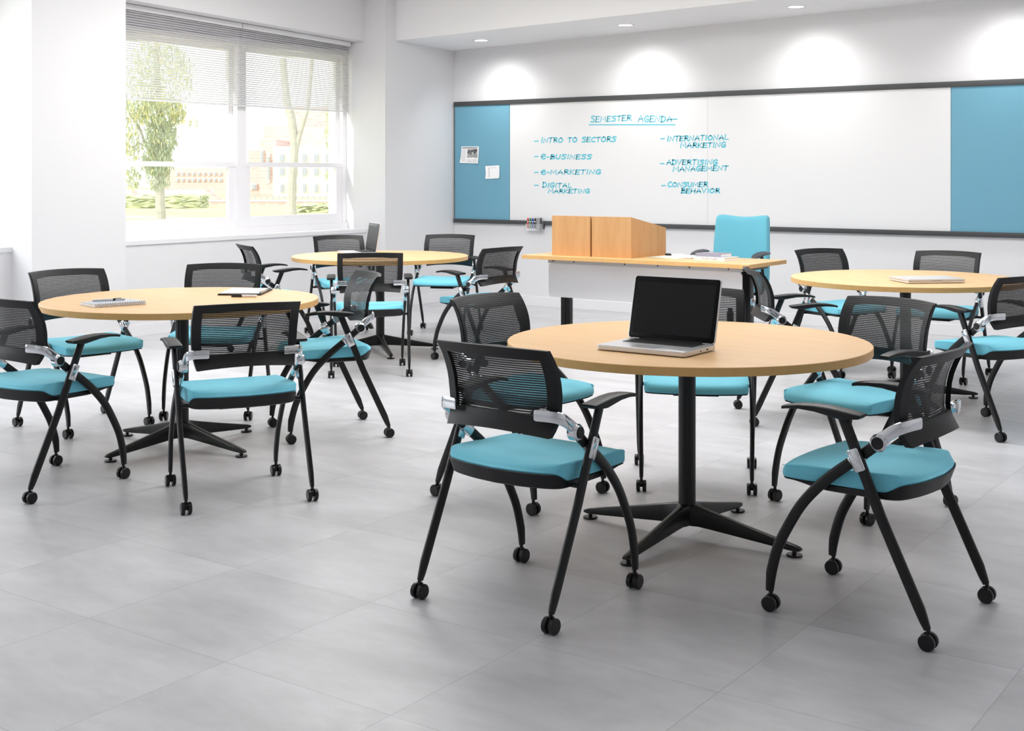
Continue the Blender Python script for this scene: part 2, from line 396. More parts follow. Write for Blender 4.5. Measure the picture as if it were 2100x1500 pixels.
# downlights in the bulkhead
dls = [(-7.80, 10.464), (-6.10, 10.462), (-4.39, 10.45)]
dl_l = ['round white recessed downlight nearest the corner of the room', 'middle round white recessed downlight, above the writing on the whiteboard', 'round white recessed downlight furthest from the windows, at the top edge']
first = None
for (x, y), lab in zip(dls, dl_l):
    z = soff(x, y)
    if first is None:
        t = first = thing('recessed_downlight', lab, 'ceiling light', (x, y, z), 0, 'recessed downlights in the lowered ceiling')
        m = MB(); n = 32; rings = []
        for r, zz in ((.085, 0), (.087, -.004), (.078, -.006), (.066, -.003), (.064, .01)):
            rings.append([(r * math.cos(2 * PI * k / n), r * math.sin(2 * PI * k / n), zz) for k in range(n)])
        m.ring_loft(rings, cap=False); m.build('trim_ring', 'trim', t)
        MB().cyl((0, 0, -.004), (0, 0, 0), .066, n=32).build('lens', 'lamp', t)
    else:
        t = copy_tree(first); t.location = (x, y, z); t['label'] = lab
for x, y in dls + [(-2.68, 10.45), (-.95, 10.45)]:
    d = bpy.data.lights.new('downlight_beam', 'SPOT'); d.energy = 50; d.spot_size = math.radians(128); d.spot_blend = 1.0; d.shadow_soft_size = .12; d.color = (1, .985, .96)
    o = bpy.data.objects.new('downlight_beam', d); C.objects.link(o); o.location = (x, y, soff(x, y) - .02); o.rotation_euler = (math.radians(18), 0, 0)

# ------------------------------------------------------------------ whiteboard on the back wall
wb = thing('whiteboard', 'long wall whiteboard with blue tack panels, dark rails and teal handwriting', 'whiteboard', (-5.0, YB, .842))
def wbx(x): return x + 5.0
def wbz(z): return z - .842
XL, XRR = -8.500, -1.2
MB().box(wbx(XL), wbx(XRR), -.028, 0, wbz(2.097), wbz(2.145), bev=.003).build('top_rail', 'rail', wb)
MB().box(wbx(XL), wbx(XRR), -.034, 0, wbz(.842), wbz(.884), bev=.003).build('bottom_rail', 'rail', wb)
MB().box(wbx(XL), wbx(XL) + .006, -.02, 0, wbz(.884), wbz(2.097)).build('end_trim', 'rail', wb)
MB().box(wbx(XL) + .006, wbx(-7.768), -.016, 0, wbz(.884), wbz(2.097)).build('tack_panel', 'tack', wb)
MB().box(wbx(-3.205), wbx(XRR), -.016, 0, wbz(.884), wbz(2.097)).build('tack_panel', 'tack', wb)
for a, b in ((-7.764, -5.472), (-5.470, -3.209)):
    MB().box(wbx(a), wbx(b), -.014, 0, wbz(.884), wbz(2.097)).build('writing_surface', 'board', wb)
GL = {  # hand lettering strokes on a unit cap height; (width, strokes)
 'S': (.62, [[(.58, .84), (.42, .98), (.14, .92), (.08, .72), (.3, .54), (.5, .34), (.42, .08), (.18, 0), (.0, .1)]]),
 'E': (.58, [[(.06, .98), (.04, .5), (.0, .02)], [(.06, .98), (.54, .96)], [(.04, .5), (.42, .52)], [(0, .02), (.52, .0)]]),
 'M': (.86, [[(.0, .0), (.12, .96), (.38, .3), (.72, .98), (.76, .0)]]),
 'T': (.64, [[(.0, .94), (.62, 1.0)], [(.32, .96), (.26, .0)]]),
 'R': (.66, [[(.06, .0), (.1, .96)], [(.08, .96), (.42, 1.0), (.52, .74), (.36, .54), (.1, .5)], [(.26, .5), (.62, .02)]]),
 'A': (.72, [[(.0, .0), (.36, 1.0), (.66, .0)], [(.12, .36), (.58, .4)]]),
 'G': (.68, [[(.58, .86), (.36, 1.0), (.08, .7), (.04, .3), (.24, .02), (.54, .1), (.58, .42), (.34, .42)]]),
 'N': (.72, [[(.0, .0), (.08, .96), (.56, .04), (.64, 1.0)]]),
 'D': (.68, [[(.08, .98), (.04, .02)], [(.0, .96), (.36, .94), (.6, .6), (.5, .2), (.2, .02), (.0, .0)]]),
 'I': (.26, [[(.14, .98), (.08, .02)]]),
 'O': (.72, [[(.36, .96), (.08, .72), (.04, .28), (.3, .0), (.58, .26), (.62, .7), (.36, .96)]]),
 'C': (.62, [[(.58, .86), (.34, .98), (.06, .66), (.06, .26), (.28, .0), (.56, .12)]]),
 'B': (.62, [[(.08, .98), (.04, .02)], [(.04, .96), (.4, .94), (.44, .66), (.08, .54), (.5, .48), (.52, .12), (.0, .02)]]),
 'U': (.66, [[(.04, .96), (.04, .3), (.24, .0), (.5, .2), (.56, .94)]]),
 'K': (.64, [[(.06, .98), (.04, .0)], [(.56, .94), (.08, .46), (.58, .02)]]),
 'L': (.56, [[(.08, .98), (.04, .04), (.52, .04)]]),
 'V': (.66, [[(.0, .96), (.26, .02), (.6, 1.0)]]),
 'H': (.7, [[(.06, .98), (.02, .0)], [(.6, 1.0), (.58, .0)], [(.04, .46), (.6, .52)]]),
 'e': (.62, [[(.06, .42), (.5, .56), (.46, .84), (.22, .86), (.02, .5), (.1, .12), (.36, .0), (.58, .14)]]),
 'P': (.6, [[(.06, .0), (.1, .96)], [(.08, .96), (.46, .96), (.48, .62), (.1, .5)]]),
 '-': (.42, [[(.02, .42), (.36, .46)]]),
 ' ': (.5, []),
}
STRAIGHT = set('EMTIANKLVH-')
def ribbon(m, pts, w, y):
    """flat marker stroke lying on the plane y = const (x, z coordinates)"""
    P = [Vector((p[0], p[1])) for p in pts]; n = len(P); L_, Rr = [], []
    for i in range(n):
        t = (P[min(i + 1, n - 1)] - P[max(i - 1, 0)]); t = t.normalized() if t.length else Vector((1, 0)); nn = Vector((-t.y, t.x))
        q = P[i] + (t * (-w * .4) if i == 0 else t * (w * .4) if i == n - 1 else Vector((0, 0)))
        ww = w * (.42 if i in (0, n - 1) else .5)
        L_.append(q + nn * ww); Rr.append(q - nn * ww)
    vs = [(p.x, y, p.y) for p in L_] + [(p.x, y, p.y) for p in Rr]
    m.add(vs, [(i, i + 1, n + i + 1, n + i) for i in range(n - 1)])
def write(m, text, xa, xb, za, zb, h, sw, y, jit=.04, small=''):
    tot = sum(GL[c][0] + .12 for c in text) - .12
    k = (xb - xa) / tot; cur = 0
    for ci, c in enumerate(text):
        w, st = GL[c]; hh = h * (1.0 + R.uniform(-jit, jit) * 1.5) * (1.15 if ci == 0 and len(text) > 4 else 1); base = za + (zb - za) * cur / tot + R.uniform(-jit, jit) * h * .4
        for s_ in st:
            pts = [(xa + (cur + px + .06 * pz) * k, base + pz * hh) for px, pz in s_]
            if c not in STRAIGHT or len(s_) > 5:
                pts = [(p[0], p[1]) for p in catmull([(a, b, 0) for a, b in pts], 5)]
            ribbon(m, pts, sw, y)
        cur += w + .12
WY = -.0152
lines = [('S', None)]
def wline(name_label, parts):
    m = MB()
    for i, p in enumerate(parts):
        write(m, *p[:6], p[6], WY)
    o = m.build('handwriting', 'ink', wb, smooth=False); o['label'] = name_label
def W_(t, xa, xb, za, zb, h, sw=.0135): return (t, wbx(xa), wbx(xb), wbz(za), wbz(zb), h, sw)
wline('teal heading Semester Agenda', [W_('SEMESTER', -6.768, -6.30, 1.888, 1.893, .054, .0125), W_('AGENDA', -6.223, -5.85, 1.878, 1.868, .056, .0125), W_('-', -5.872, -5.79, 1.876, 1.876, .04, .0125)])
mu = MB(); ribbon(mu, [(wbx(-6.789), wbz(1.861)), (wbx(-6.3), wbz(1.851)), (wbx(-5.82), wbz(1.840))], .012, WY); o = mu.build('underline', 'ink', wb, smooth=False)
wline('teal line Intro to Sectors', [W_('-', -7.458, -7.40, 1.684, 1.684, .05), W_('INTRO TO SECTORS', -7.369, -6.474, 1.690, 1.688, .048)])
wline('teal line e-Business', [W_('-', -7.458, -7.40, 1.526, 1.526, .05), W_('e-BUSINESS', -7.369, -6.757, 1.521, 1.518, .046)])
wline('teal line e-Marketing', [W_('-', -7.458, -7.40, 1.361, 1.361, .05), W_('e-MARKETING', -7.369, -6.649, 1.362, 1.366, .046)])
wline('teal line Digital Marketing', [W_('-', -7.458, -7.40, 1.226, 1.226, .05), W_('DIGITAL', -7.35, -6.998, 1.230, 1.230, .043), W_('MARKETING', -7.282, -6.78, 1.172, 1.175, .040)])
wline('teal line International Marketing', [W_('-', -5.977, -5.93, 1.686, 1.686, .05), W_('INTERNATIONAL', -5.904, -5.257, 1.683, 1.688, .046), W_('MARKETING', -5.759, -5.283, 1.618, 1.618, .045)])
wline('teal line Advertising Management', [W_('-', -5.982, -5.935, 1.446, 1.446, .05), W_('ADVERTISING', -5.909, -5.368, 1.457, 1.456, .044), W_('MANAGEMENT', -5.839, -5.261, 1.393, 1.400, .044)])
wline('teal line Consumer Behavior', [W_('-', -5.97, -5.92, 1.232, 1.232, .05), W_('CONSUMER', -5.896, -5.468, 1.243, 1.247, .043), W_('BEHAVIOR', -5.751, -5.345, 1.184, 1.190, .041)])

# sheets pinned to the tack panel
def sheet(name, label, corners, group=None):
    """corners tl tr br bl in (x, z); slightly curled paper"""
    cx = sum(c[0] for c in corners) / 4; cz = sum(c[1] for c in corners) / 4
    t = thing(name, label, 'paper', (cx, YB - .0165, cz), 0)
    tl, tr, br, bl = [Vector((c[0] - cx, c[1] - cz)) for c in corners]
    def P(u, v, off=0):
        p = (tl * (1 - u) + tr * u) * v + (bl * (1 - u) + br * u) * (1 - v)
        bow = .006 * math.sin(PI * v) * (1 if u < .5 else .6)
        return (p.x + bow, -.002 - .012 * (abs(u - .5) * 2) ** 3 * (1 - v) - off, p.y)
    MB().shell(8, 8, lambda i, j: True, lambda u, v: P(u, v, .0006), lambda u, v: P(u, v)).build('sheet', 'paper', t)
    return t, P
def patch(m, P, u0, u1, v0, v1, off=.0012):
    n = 4; vs = [P(u0 + (u1 - u0) * i / n, v0 + (v1 - v0) * j / n, off) for j in range(n + 1) for i in range(n + 1)]
    m.add(vs, [(j * (n + 1) + i, j * (n + 1) + i + 1, (j + 1) * (n + 1) + i + 1, (j + 1) * (n + 1) + i) for j in range(n) for i in range(n)])
t, P = sheet('newspaper_clipping', 'newspaper clipping with a grey photo pinned on the left blue panel', [(-8.401, 1.663), (-8.168, 1.661), (-8.171, 1.479), (-8.417, 1.485)])
m = MB(); patch(m, P, .05, .93, .89, .935); m.build('headline', 'darkink', t, smooth=False)
m = MB()
x = .05
for k in range(20): patch(m, P, .05, .26 + R.uniform(-.03, .02), .82 - k * .038, .835 - k * .038)
for k in range(5):
    patch(m, P, .35, .60, .21 - k * .038, .225 - k * .038); patch(m, P, .65, .92, .21 - k * .038, .225 - k * .038)
m.build('newsprint', 'greyink', t, smooth=False)
pm = bpy.data.materials.new('halftone_photo'); pm.use_nodes = True; nt = pm.node_tree
nz = nt.nodes.new('ShaderNodeTexNoise'); nz.inputs['Scale'].default_value = 34; nz.inputs['Detail'].default_value = 5; nz.inputs['Distortion'].default_value = 1.5
rr = nt.nodes.new('ShaderNodeValToRGB'); rr.color_ramp.elements[0].position = .4; rr.color_ramp.elements[0].color = (.03, .03, .03, 1); rr.color_ramp.elements[1].position = .62; rr.color_ramp.elements[1].color = (.6, .6, .6, 1)
tcn = nt.nodes.new('ShaderNodeTexCoord'); nt.links.new(tcn.outputs['Object'], nz.inputs['Vector']); nt.links.new(nz.outputs['Fac'], rr.inputs['Fac']); nt.links.new(rr.outputs['Color'], nt.nodes['Principled BSDF'].inputs['Base Color'])
m = MB(); patch(m, P, .34, .93, .34, .84); m.build('photograph', pm, t, smooth=False)
t, P = sheet('note_sheet', 'blank white note sheet pinned lower right on the left blue panel', [(-8.083, 1.450), (-7.899, 1.459), (-7.892, 1.322), (-8.073, 1.314)])
m = MB(); patch(m, P, .20, .26, .12, .84); patch(m, P, .2, .8, .82, .86); m.build('faint_print', 'greyink', t, smooth=False)

# marker holder with four markers and eraser hung on the bottom rail
hx = -7.43
mh = thing('wall_mounted_marker_holder', 'clear acrylic marker holder clipped on the bottom rail of the whiteboard', 'marker holder', (hx, YB, .780))
m = MB(); m.box(-.10, .10, -.034 - .034, -.034 - .031, 0, .075, bev=.0008); m.box(-.10, .10, -.068, -.034, 0, .003); m.box(-.10, -.097, -.068, -.034, 0, .075); m.box(.097, .10, -.068, -.034, 0, .075); m.build('tray', 'acrylic', mh, smooth=False)
MB().box(-.10, .10, -.040, -.0345, 0, .14, bev=.001).build('back_plate', 'acrylic', mh, smooth=False)
MB().box(.085, .096, -.0345, -.001, .02, .075).build('clip', 'rail', mh)
for k, (dx, mm, cn) in enumerate(((-.078, 'red', 'red'), (-.048, 'green', 'green'), (-.018, 'blue', 'blue'), (.012, 'ink_black', 'black'))):
    t = thing('whiteboard_marker', '%s whiteboard marker standing upright in the holder on the whiteboard rail' % cn, 'marker', (hx + dx, YB - .052, .7845), 0, 'markers in the holder')
    MB().cyl((0, 0, 0), (0, 0, .098), .0088, n=14, bev=.001).build('barrel', 'whiteplastic', t)
    m = MB(); m.cyl((0, 0, .020), (0, 0, .084), .0093, n=14); m.build('colour_band', mm, t)
    m = MB(); m.cyl((0, 0, .096), (0, 0, .118), .0095, .009, n=14); m.cyl((0, 0, .118), (0, 0, .128), .009, .004, n=14); m.build('cap', mm, t)
er = thing('whiteboard_eraser', 'grey felt whiteboard eraser beside the four markers', 'eraser', (hx + .06, YB - .052, .7845))
MB().box(-.026, .018, -.011, .0105, 0, .130, bev=.003).build('felt', 'eraser', er)
MB().box(.0182, .030, -.012, .0105, .0, .130, bev=.002).build('handle', 'rail', er)

# ------------------------------------------------------------------ nesting chair
def yfront(z): return lerp_tab([(.55, -.165), (.565, -.156), (.58, -.146), (.60, -.136), (.63, -.131), (.67, -.132), (.70, -.135), (.73, -.142), (.76, -.153), (.79, -.168), (.82, -.190), (.84, -.206)], z)
def bhw(z): return lerp_tab([(.55, .200), (.57, .206), (.62, .216), (.68, .221), (.75, .2225), (.84, .221)], z)
def bz(u, v):
    s = (u - .5) * 2
    zb, zt = .559 + .014 * (1 - s * s), .8305 + .007 * (1 - s * s)
    return zb + (zt - zb) * v
def make_chair():
    root = thing('nesting_chair', '', 'chair')
    # legs
    for s in (-1, 1):
        # front leg: curved flat oval tube
        P = [(.262, .062), (.2585, .10), (.2525, .135), (.232, .205), (.2, .27), (.155, .345), (.105, .404), (.05, .455), (-.01, .502), (-.055, .537), (-.082, .559)]
        P = [(s * (.234 + .010 * min(1, max(0, (z - .1) / .4))), y, z) for y, z in P]
        P = catmull(P, 4); n = len(P)
        hh = [.0125 + .0045 * min(1, i / 6) for i in range(n)]; hw = [.0085 + .0015 * min(1, i / 6) for i in range(n)]
        leg = MB().sweep(P, hw, hh, lat=(1, 0, 0), n=16, power=2.6).build('leg', 'powder', root)
        caster(leg, s * .234, .258)
        # rear leg: straight tube up to the armrest
        P = [(s * .260, -.247, .058), (s * .260, -.238, .078), (s * .2605, -.225, .11), (s * .262, -.11, .356), (s * .263, .010, .646)]
        leg = MB().sweep(P, [.008, .0095, .0105, .0105, .0105], [.0105, .0135, .0165, .0165, .0165], lat=(1, 0, 0), n=16, power=2.8).build('leg', 'powder', root)
        caster(leg, s * .260, -.249)
        # chrome sleeve where the legs cross
        d = Vector((0, .252, .588)).normalized(); c0 = Vector((s * .2628, -.036, .516))
        m = MB(); m.sweep([c0 - d * .034, c0 - d * .031, c0 + d * .031, c0 + d * .034], [.0125, .014, .014, .0125], [.0185, .02, .02, .0185], lat=(1, 0, 0), n=18, power=3)
        e = Vector((0, -.060, .049)).normalized(); c1 = Vector((s * .2435, -.030, .517))
        m.sweep([c1 - e * .024, c1 - e * .021, c1 + e * .021, c1 + e * .024], [.012, .0135, .0135, .012], [.018, .0195, .0195, .018], lat=(1, 0, 0), n=18, power=3)
        m.build('leg_clamp', 'chrome', root)
        # pivot and back bracket
        pv = Vector((0, -.0985, .5727))
        m = MB(); m.cyl((s * .228, pv.y, pv.z), (s * .258, pv.y, pv.z), .0265, n=28, bev=.003); m.cyl((s * .250, pv.y, pv.z), (s * .263, pv.y, pv.z), .0225, n=28, bev=.002)
        P = catmull([(s * .243, -.096, .578), (s * .243, -.118, .594), (s * .241, -.142, .6105), (s * .234, -.163, .6215), (s * .216, -.1765, .6265), (s * .188, -.183, .6275), (s * .155, -.190, .6275)], 4)
        n = len(P); rings = []
        for i, p in enumerate(P):
            tt = (P[min(i + 1, n - 1)] - P[max(i - 1, 0)]).normalized(); up = Vector((0, 0, 1)); nn = tt.cross(up).normalized(); up2 = nn.cross(tt).normalized()
            th = .0055 if i > 8 else .0095 - .0005 * i; hh = .0185
            if i >= n - 1: hh = .0155; th = .0045
            ring = []
            for k in range(12):
                a = 2 * PI * k / 12; c_, q_ = math.cos(a), math.sin(a)
                ring.append(p + nn * (th * math.copysign(abs(c_) ** .6, c_)) + up2 * (hh * math.copysign(abs(q_) ** .6, q_)))
            rings.append(ring)
        m.ring_loft(rings); br = m.build('back_bracket', 'chrome', root)
        MB().cyl((s * .262, pv.y, pv.z), (s * .2665, pv.y, pv.z), .0185, n=24, bev=.0015).build('pivot_cap', 'black', br)
        # armrest
        tb = [(-.058, .653, .646, .026), (-.050, .6555, .640, .029), (-.02, .660, .636, .030), (.01, .664, .634, .0305), (.045, .6675, .640, .0300), (.09, .669, .648, .029), (.14, .666, .6505, .027), (.178, .660, .6475, .025), (.196, .6555, .6445, .023)]
        rings = []
        for y, zt, zb, w in tb:
            ring = []
            for k in range(18):
                a = 2 * PI * k / 18; c_, q_ = math.cos(a), math.sin(a)
                ring.append((s * .2655 + w * math.copysign(abs(c_) ** .45, c_), y, (zt + zb) / 2 + (zt - zb) / 2 * math.copysign(abs(q_) ** .45, q_)))
            rings.append(ring)
        MB().ring_loft(rings).build('armrest', 'black', root)
    # crossbar under the seat
    MB().cyl((-.258, -.088, .407), (.258, -.088, .407), .0085, n=12).build('crossbar', 'powder', root)
    # back frame
    NU, NV = 26, 16
    def mp(u, v, inner=False):
        z = bz(u, v); s = (u - .5) * 2; x = s * bhw(z); bow = -.040 * (1 - s * s)
        return x, z, bow
    iu, iv0, iv1 = 2, 3, NV - 2
    us = lambda u: u
    # non-uniform lines: border .036 wide, top border .036, bottom border .052
    def uu(u):
        i = u * NU
        if i <= iu: return i / iu * .082
        if i >= NU - iu: return 1 - (NU - i) / iu * .082
        return .082 + (i - iu) / (NU - 2 * iu) * (1 - .164)
    def vv(v):
        j = v * NV
        if j <= iv0: return j / iv0 * .20
        if j >= iv1: return 1 - (NV - j) / (NV - iv1) * .132
        return .20 + (j - iv0) / (iv1 - iv0) * (1 - .332)
    def fr(u, v):
        x, z, bow = mp(uu(u), vv(v)); return (x, yfront(z) + bow, z)
    def bk(u, v):
        x, z, bow = mp(uu(u), vv(v)); th = .017 + (.005 * max(0, min(1, (.612 - z) / .045)) if z < .612 else 0)
        return (x * .995, yfront(z) + bow - th, z)
    MB().shell(NU, NV, lambda i, j: not (iu <= i < NU - iu and iv0 <= j < iv1), fr, bk).build('back_frame', 'black', root, angle=40)
    def mf(u, v, o):
        u = .012 + u * .976; v = .07 + v * .918
        x, z, bow = mp(u, v); return (x, yfront(z) + bow + o, z)
    MB().shell(24, 16, lambda i, j: True, lambda u, v: mf(u, v, .0042), lambda u, v: mf(u, v, .0030)).build('mesh_backrest', 'mesh', root)
    # seat cushion
    ctrl = [(0, .262), (.08, .258), (.15, .248), (.20, .234), (.217, .222), (.224, .20), (.228, .08), (.229, -.03), (.227, -.10), (.221, -.135), (.206, -.158), (.17, -.176), (.10, -.194), (0, -.204)]
    half = catmull([(a, b, 0) for a, b in ctrl], 4)
    O = [(p.x, p.y) for p in half] + [(-p.x, p.y) for p in half[-2:0:-1]]
    n = len(O)
    NY = []
    for i in range(n):
        (xa, ya), (xb, yb) = O[i - 1], O[(i + 1) % n]; dx_, dy_ = xb - xa, yb - ya; NY.append(abs(dx_) / max(1e-6, math.hypot(dx_, dy_)))
    def sm(t): t = max(0, min(1, t)); return t * t * (3 - 2 * t)
    def zb(x, y): return .4195 + .023 * sm((-.10 - y) / .065)
    def zt(x, y):
        k = abs(x) / .23
        return .4665 + .008 * math.exp(-((y + .12) / .10) ** 2) + .004 * k * k * (1 if y < 0 else .3) - .011 * max(0, (y - .12) / .14) ** 2 + .003 * math.exp(-((y - .08) / .1) ** 2) - .012 * sm((-.13 - y) / .08)
    rings = []
    # ring table: (shrink at sides, shrink at front/rear, drop below the top at sides, drop at front/rear)
    for tb_ in (('b', .965, .965, 0), ('b', .992, .992, .003), ('m', 1, 1, .009), ('t', 1.0, 1.0, .0085, .024), ('t', .9985, .992, .0042, .0155), ('t', .993, .972, .0012, .008), ('t', .98, .94, .0003, .003), ('t', .94, .88, 0, .0008), ('t', .82, .80, 0, 0), ('t', .6, .6, 0, 0), ('t', .35, .35, 0, 0), ('t', .1, .1, 0, 0)):
        ring = []
        for (x, y), ny in zip(O, NY):
            w_ = sm((ny - .35) / .5)
            sc = tb_[1] + (tb_[2] - tb_[1]) * w_; X, Y = x * sc, y * sc
            if tb_[0] == 'b': z = zb(x, y) + tb_[3]
            elif tb_[0] == 'm': z = zb(x, y) + tb_[3]
            else: z = max(zt(X, Y) - (tb_[3] + (tb_[4] - tb_[3]) * w_), zb(x, y) + .010)
            ring.append((X, Y, z))
        rings.append(ring)
    cu = MB().ring_loft(rings).build('seat_cushion', 'fabric', root, angle=60)
    for s in (-1, 1):
        sp = [(x, y) for (x, y) in O if s * x > .196 and -.158 < y < .236]
        sp.sort(key=lambda p: -p[1])
        pts = [(x * .9995, y, zt(x, y) - .0055 - (.018 * sm((-.115 - y) / .045))) for x, y in sp]
        MB().sweep(pts, .0011, .0011, lat=(0, 0, 1), n=6).build('piping', 'fabric', cu)
    # seat shell with a raised rear lip ending in pointed corners
    rings = []
    for kind in ('c0', 'c1', 'c2', 'e', 'l', 'l2', 'u', 'u2', 'u3'):
        ring = []
        for (x, y), ny in zip(O, NY):
            L_ = sm((-.112 - y) / .030); b = zb(x, y)
            fr_ = sm((y - .08) / .14)
            low = .3985 + .0165 * fr_
            if kind[0] == 'c': sc = {'0': .2, '1': .7, '2': .9}[kind[1]]; p = (x * sc, y * sc, low - .001)
            elif kind == 'e': p = (x * .955, y * (.955 - .05 * L_), low)
            elif kind == 'l': p = (x * (.985 - .02 * L_), y * (.985 - .035 * L_), low + .004)
            elif kind == 'l2': p = (x * (.985 + .020 * L_), y * (.985 + .045 * L_), b - .003 + .0065 * L_)
            elif kind == 'u': p = (x * (.98 + .016 * L_), y * (.98 + .032 * L_), b - .001 + .006 * L_)
            elif kind == 'u2': p = (x * .95, y * .95, b - .001)
            else: p = (x * .3, y * .3, b - .004)
            ring.append(p)
        rings.append(ring)
    MB().ring_loft(rings).build('seat_shell', 'black', root, angle=30)
    MB().box(-.10, .10, -.12, .10, .386, .402, bev=.004).build('tilt_mechanism', 'black', root)
    return root
def caster(leg, x, y):
    c = MB(); c.cyl((x, y, .040), (x, y, .062), .0065, n=10)
    c.sweep([(x, y - .010, .020), (x, y - .004, .036), (x, y + .010, .044), (x, y + .016, .036)], .0065, .007, lat=(1, 0, 0), n=10)
    for s in (-1, 1): c.cyl((x + s * .0055, y, .0245), (x + s * .0215, y, .0245), .0245, n=26, bev=.003)
    c.build('caster', 'rubber', leg)
proto = make_chair()
CH = {'A': (-2.347, 3.418, -2.3), 'B': (-1.38, 3.948, 87.3), 'C': (-3.124, 4.479, -95.0), 'D': (-1.888, 5.165, 162.3), 'E': (-2.636, 5.143, 207.7),
      'F': (-4.958, 3.401, 2.4), 'G': (-5.9, 4.321, -97.9), 'H': (-4.111, 3.772, 60.0), 'I': (-5.63, 5.011, 215.3), 'J': (-4.704, 4.97, 147.2),
      'K': (-7.096, 6.858, -28.7), 'L': (-7.432, 8.029, -121.5), 'M': (-6.84, 8.649, 203.7), 'N': (-5.629, 7.563, 85.2), 'O': (-5.903, 6.634, 42.5),
      'P': (-2.872, 6.754, -55.1), 'Q': (-3.275, 8.555, -115.3), 'R': (-2.629, 8.689, 179.8), 'S': (-1.846, 7.089, 64.8)}
LAB = {
 'A': 'aqua seated mesh chair nearest at left of the laptop table, its back to us',
 'B': 'aqua seated mesh chair at lower right, side on, facing left to the laptop table',
 'C': 'aqua seated mesh chair left of the laptop table, partly behind the nearest chair',
 'D': 'aqua seated mesh chair at the back right of the laptop table, behind the side-on chair',
 'E': 'aqua seated mesh chair hidden behind the open laptop and its table pole',
 'F': 'aqua seated mesh chair cut by the left edge of the photo, at the notebook table',
 'G': 'aqua seated mesh chair at the left rear of the notebook table, before the white pier',
 'H': 'aqua seated mesh chair with its back squarely to us in front of the notebook table',
 'I': 'mesh chair behind the notebook table, only its backrest showing above the table edge',
 'J': 'aqua seated mesh chair right of the notebook table, seen side on facing left',
 'K': 'mesh chair at the far left table below the window, facing right, both arms showing',
 'L': 'mesh chair behind the far left table, directly under the window sill',
 'M': 'mesh chair behind the far left table at its right, against the bare wall corner',
 'N': 'aqua seated mesh chair at the right of the far left table, facing left',
 'O': 'aqua seated mesh chair with its back to us in front of the far left table',
 'P': 'mesh chair at the left of the closed laptop table, facing right, before the desk leg',
 'Q': 'mesh chair behind the closed laptop table at its left, beside the teacher desk end',
 'R': 'mesh chair behind the closed laptop table at its right, back against the blank wall',
 'S': 'aqua seated mesh chair cut by the photo right edge, at the closed laptop table'}
GR = {}
for ks, g in (('ABCDE', 'chairs around the front table with the open laptop'), ('FGHIJ', 'chairs around the left table with the notebook'), ('KLMNO', 'chairs around the far left table'), ('PQRS', 'chairs around the right table with the closed laptop')):
    for k in ks: GR[k] = g
for k, (x, y, a) in CH.items():
    o = proto if k == 'A' else copy_tree(proto)
    o.location = (x, y, 0); o.rotation_euler = (0, 0, math.radians(a)); o['label'] = LAB[k]; o['group'] = GR[k]

# ------------------------------------------------------------------ round tables
TR = .677; TZ = .737; TT = .030
def make_table():
    root = thing('round_table', '', 'table')
    n = 120
    def ring(r, z): return [(r * math.cos(2 * PI * k / n), r * math.sin(2 * PI * k / n), z) for k in range(n)]
    MB().ring_loft([ring(.02, TZ - TT + .001), ring(TR - .004, TZ - TT + .001), ring(TR - .0015, TZ - .0012), ring(TR - .003, TZ), ring(.5, TZ), ring(.02, TZ)]).build('tabletop', 'maple', root, angle=25)
    m = MB(); m.ring_loft([ring(TR - .004, TZ - TT), ring(TR - .001, TZ - TT), ring(TR, TZ - TT + .0015), ring(TR, TZ - .0018), ring(TR - .0012, TZ - .0006), ring(TR - .004, TZ - .0008)], cap=False, closed=True); m.build('edge_band', 'edge', root, angle=30)
    # fluted pole
    pr = []
    for k in range(48):
        a = 2 * PI * k / 48; r = .0325 - (.002 if k % 12 in (0, 1) else 0)
        pr.append((r * math.cos(a + .35), r * math.sin(a + .35)))
    m = MB(); m.ring_loft([[(x, y, z) for x, y in pr] for z in (.05, .70)]); m.build('pole', 'powder', root, angle=30)
    MB().box(-.16, .16, -.16, .16, .697, .707, bev=.002).build('top_plate', 'powder', root)
    for k in range(4):
        a = PI / 2 * k
        mt = Matrix.Rotation(a, 4, 'Z')
        # blade leg profile: r, z top, z bottom, half width
        prof = [(0.0, .128, .045, .031), (.034, .126, .045, .026), (.05, .122, .045, .0165), (.10, .110, .042, .015), (.25, .077, .031, .0142), (.38, .050, .0215, .0138), (.435, .0385, .0185, .0135), (.450, .034, .0205, .0125), (.457, .030, .023, .009)]
        rings = []
        for r, zt_, zb_, w in prof:
            rg = []
            for q in range(14):
                b = 2 * PI * q / 14; c_, s_ = math.cos(b), math.sin(b)
                rg.append(mt @ Vector((r, w * math.copysign(abs(c_) ** .35, c_), (zt_ + zb_) / 2 + (zt_ - zb_) / 2 * math.copysign(abs(s_) ** .35, s_))))
            rings.append(rg)
        lg = MB().ring_loft(rings).build('base_leg', 'powder', root, angle=30)
        f = MB(); p = mt @ Vector((.430, 0, 0)); f.cyl((p.x, p.y, 0), (p.x, p.y, .008), .029, n=24, bev=.002); f.cyl((p.x, p.y, .008), (p.x, p.y, .024), .008, n=10); f.build('levelling_foot', 'rubber', lg)
    return root
T0 = make_table()
TB = [(-2.2448, 4.309, -.0105, 'round maple table in the foreground with the open laptop on it'),
      (-5.0598, 4.277, -.0028, 'round maple table at the left with the notebook and black folio on it'),
      (-6.5265, 7.454, -.672, 'round maple table furthest back, below the window, a dark laptop on it'),
      (-2.5277, 7.686, -.842, 'round maple table at the right by the wall with the closed laptop on it')]
for i, (x, y, a, lab) in enumerate(TB):
    o = T0 if i == 0 else copy_tree(T0)
    o.location = (x, y, 0); o.rotation_euler = (0, 0, a); o['label'] = lab; o['group'] = 'round maple tables on black bases'

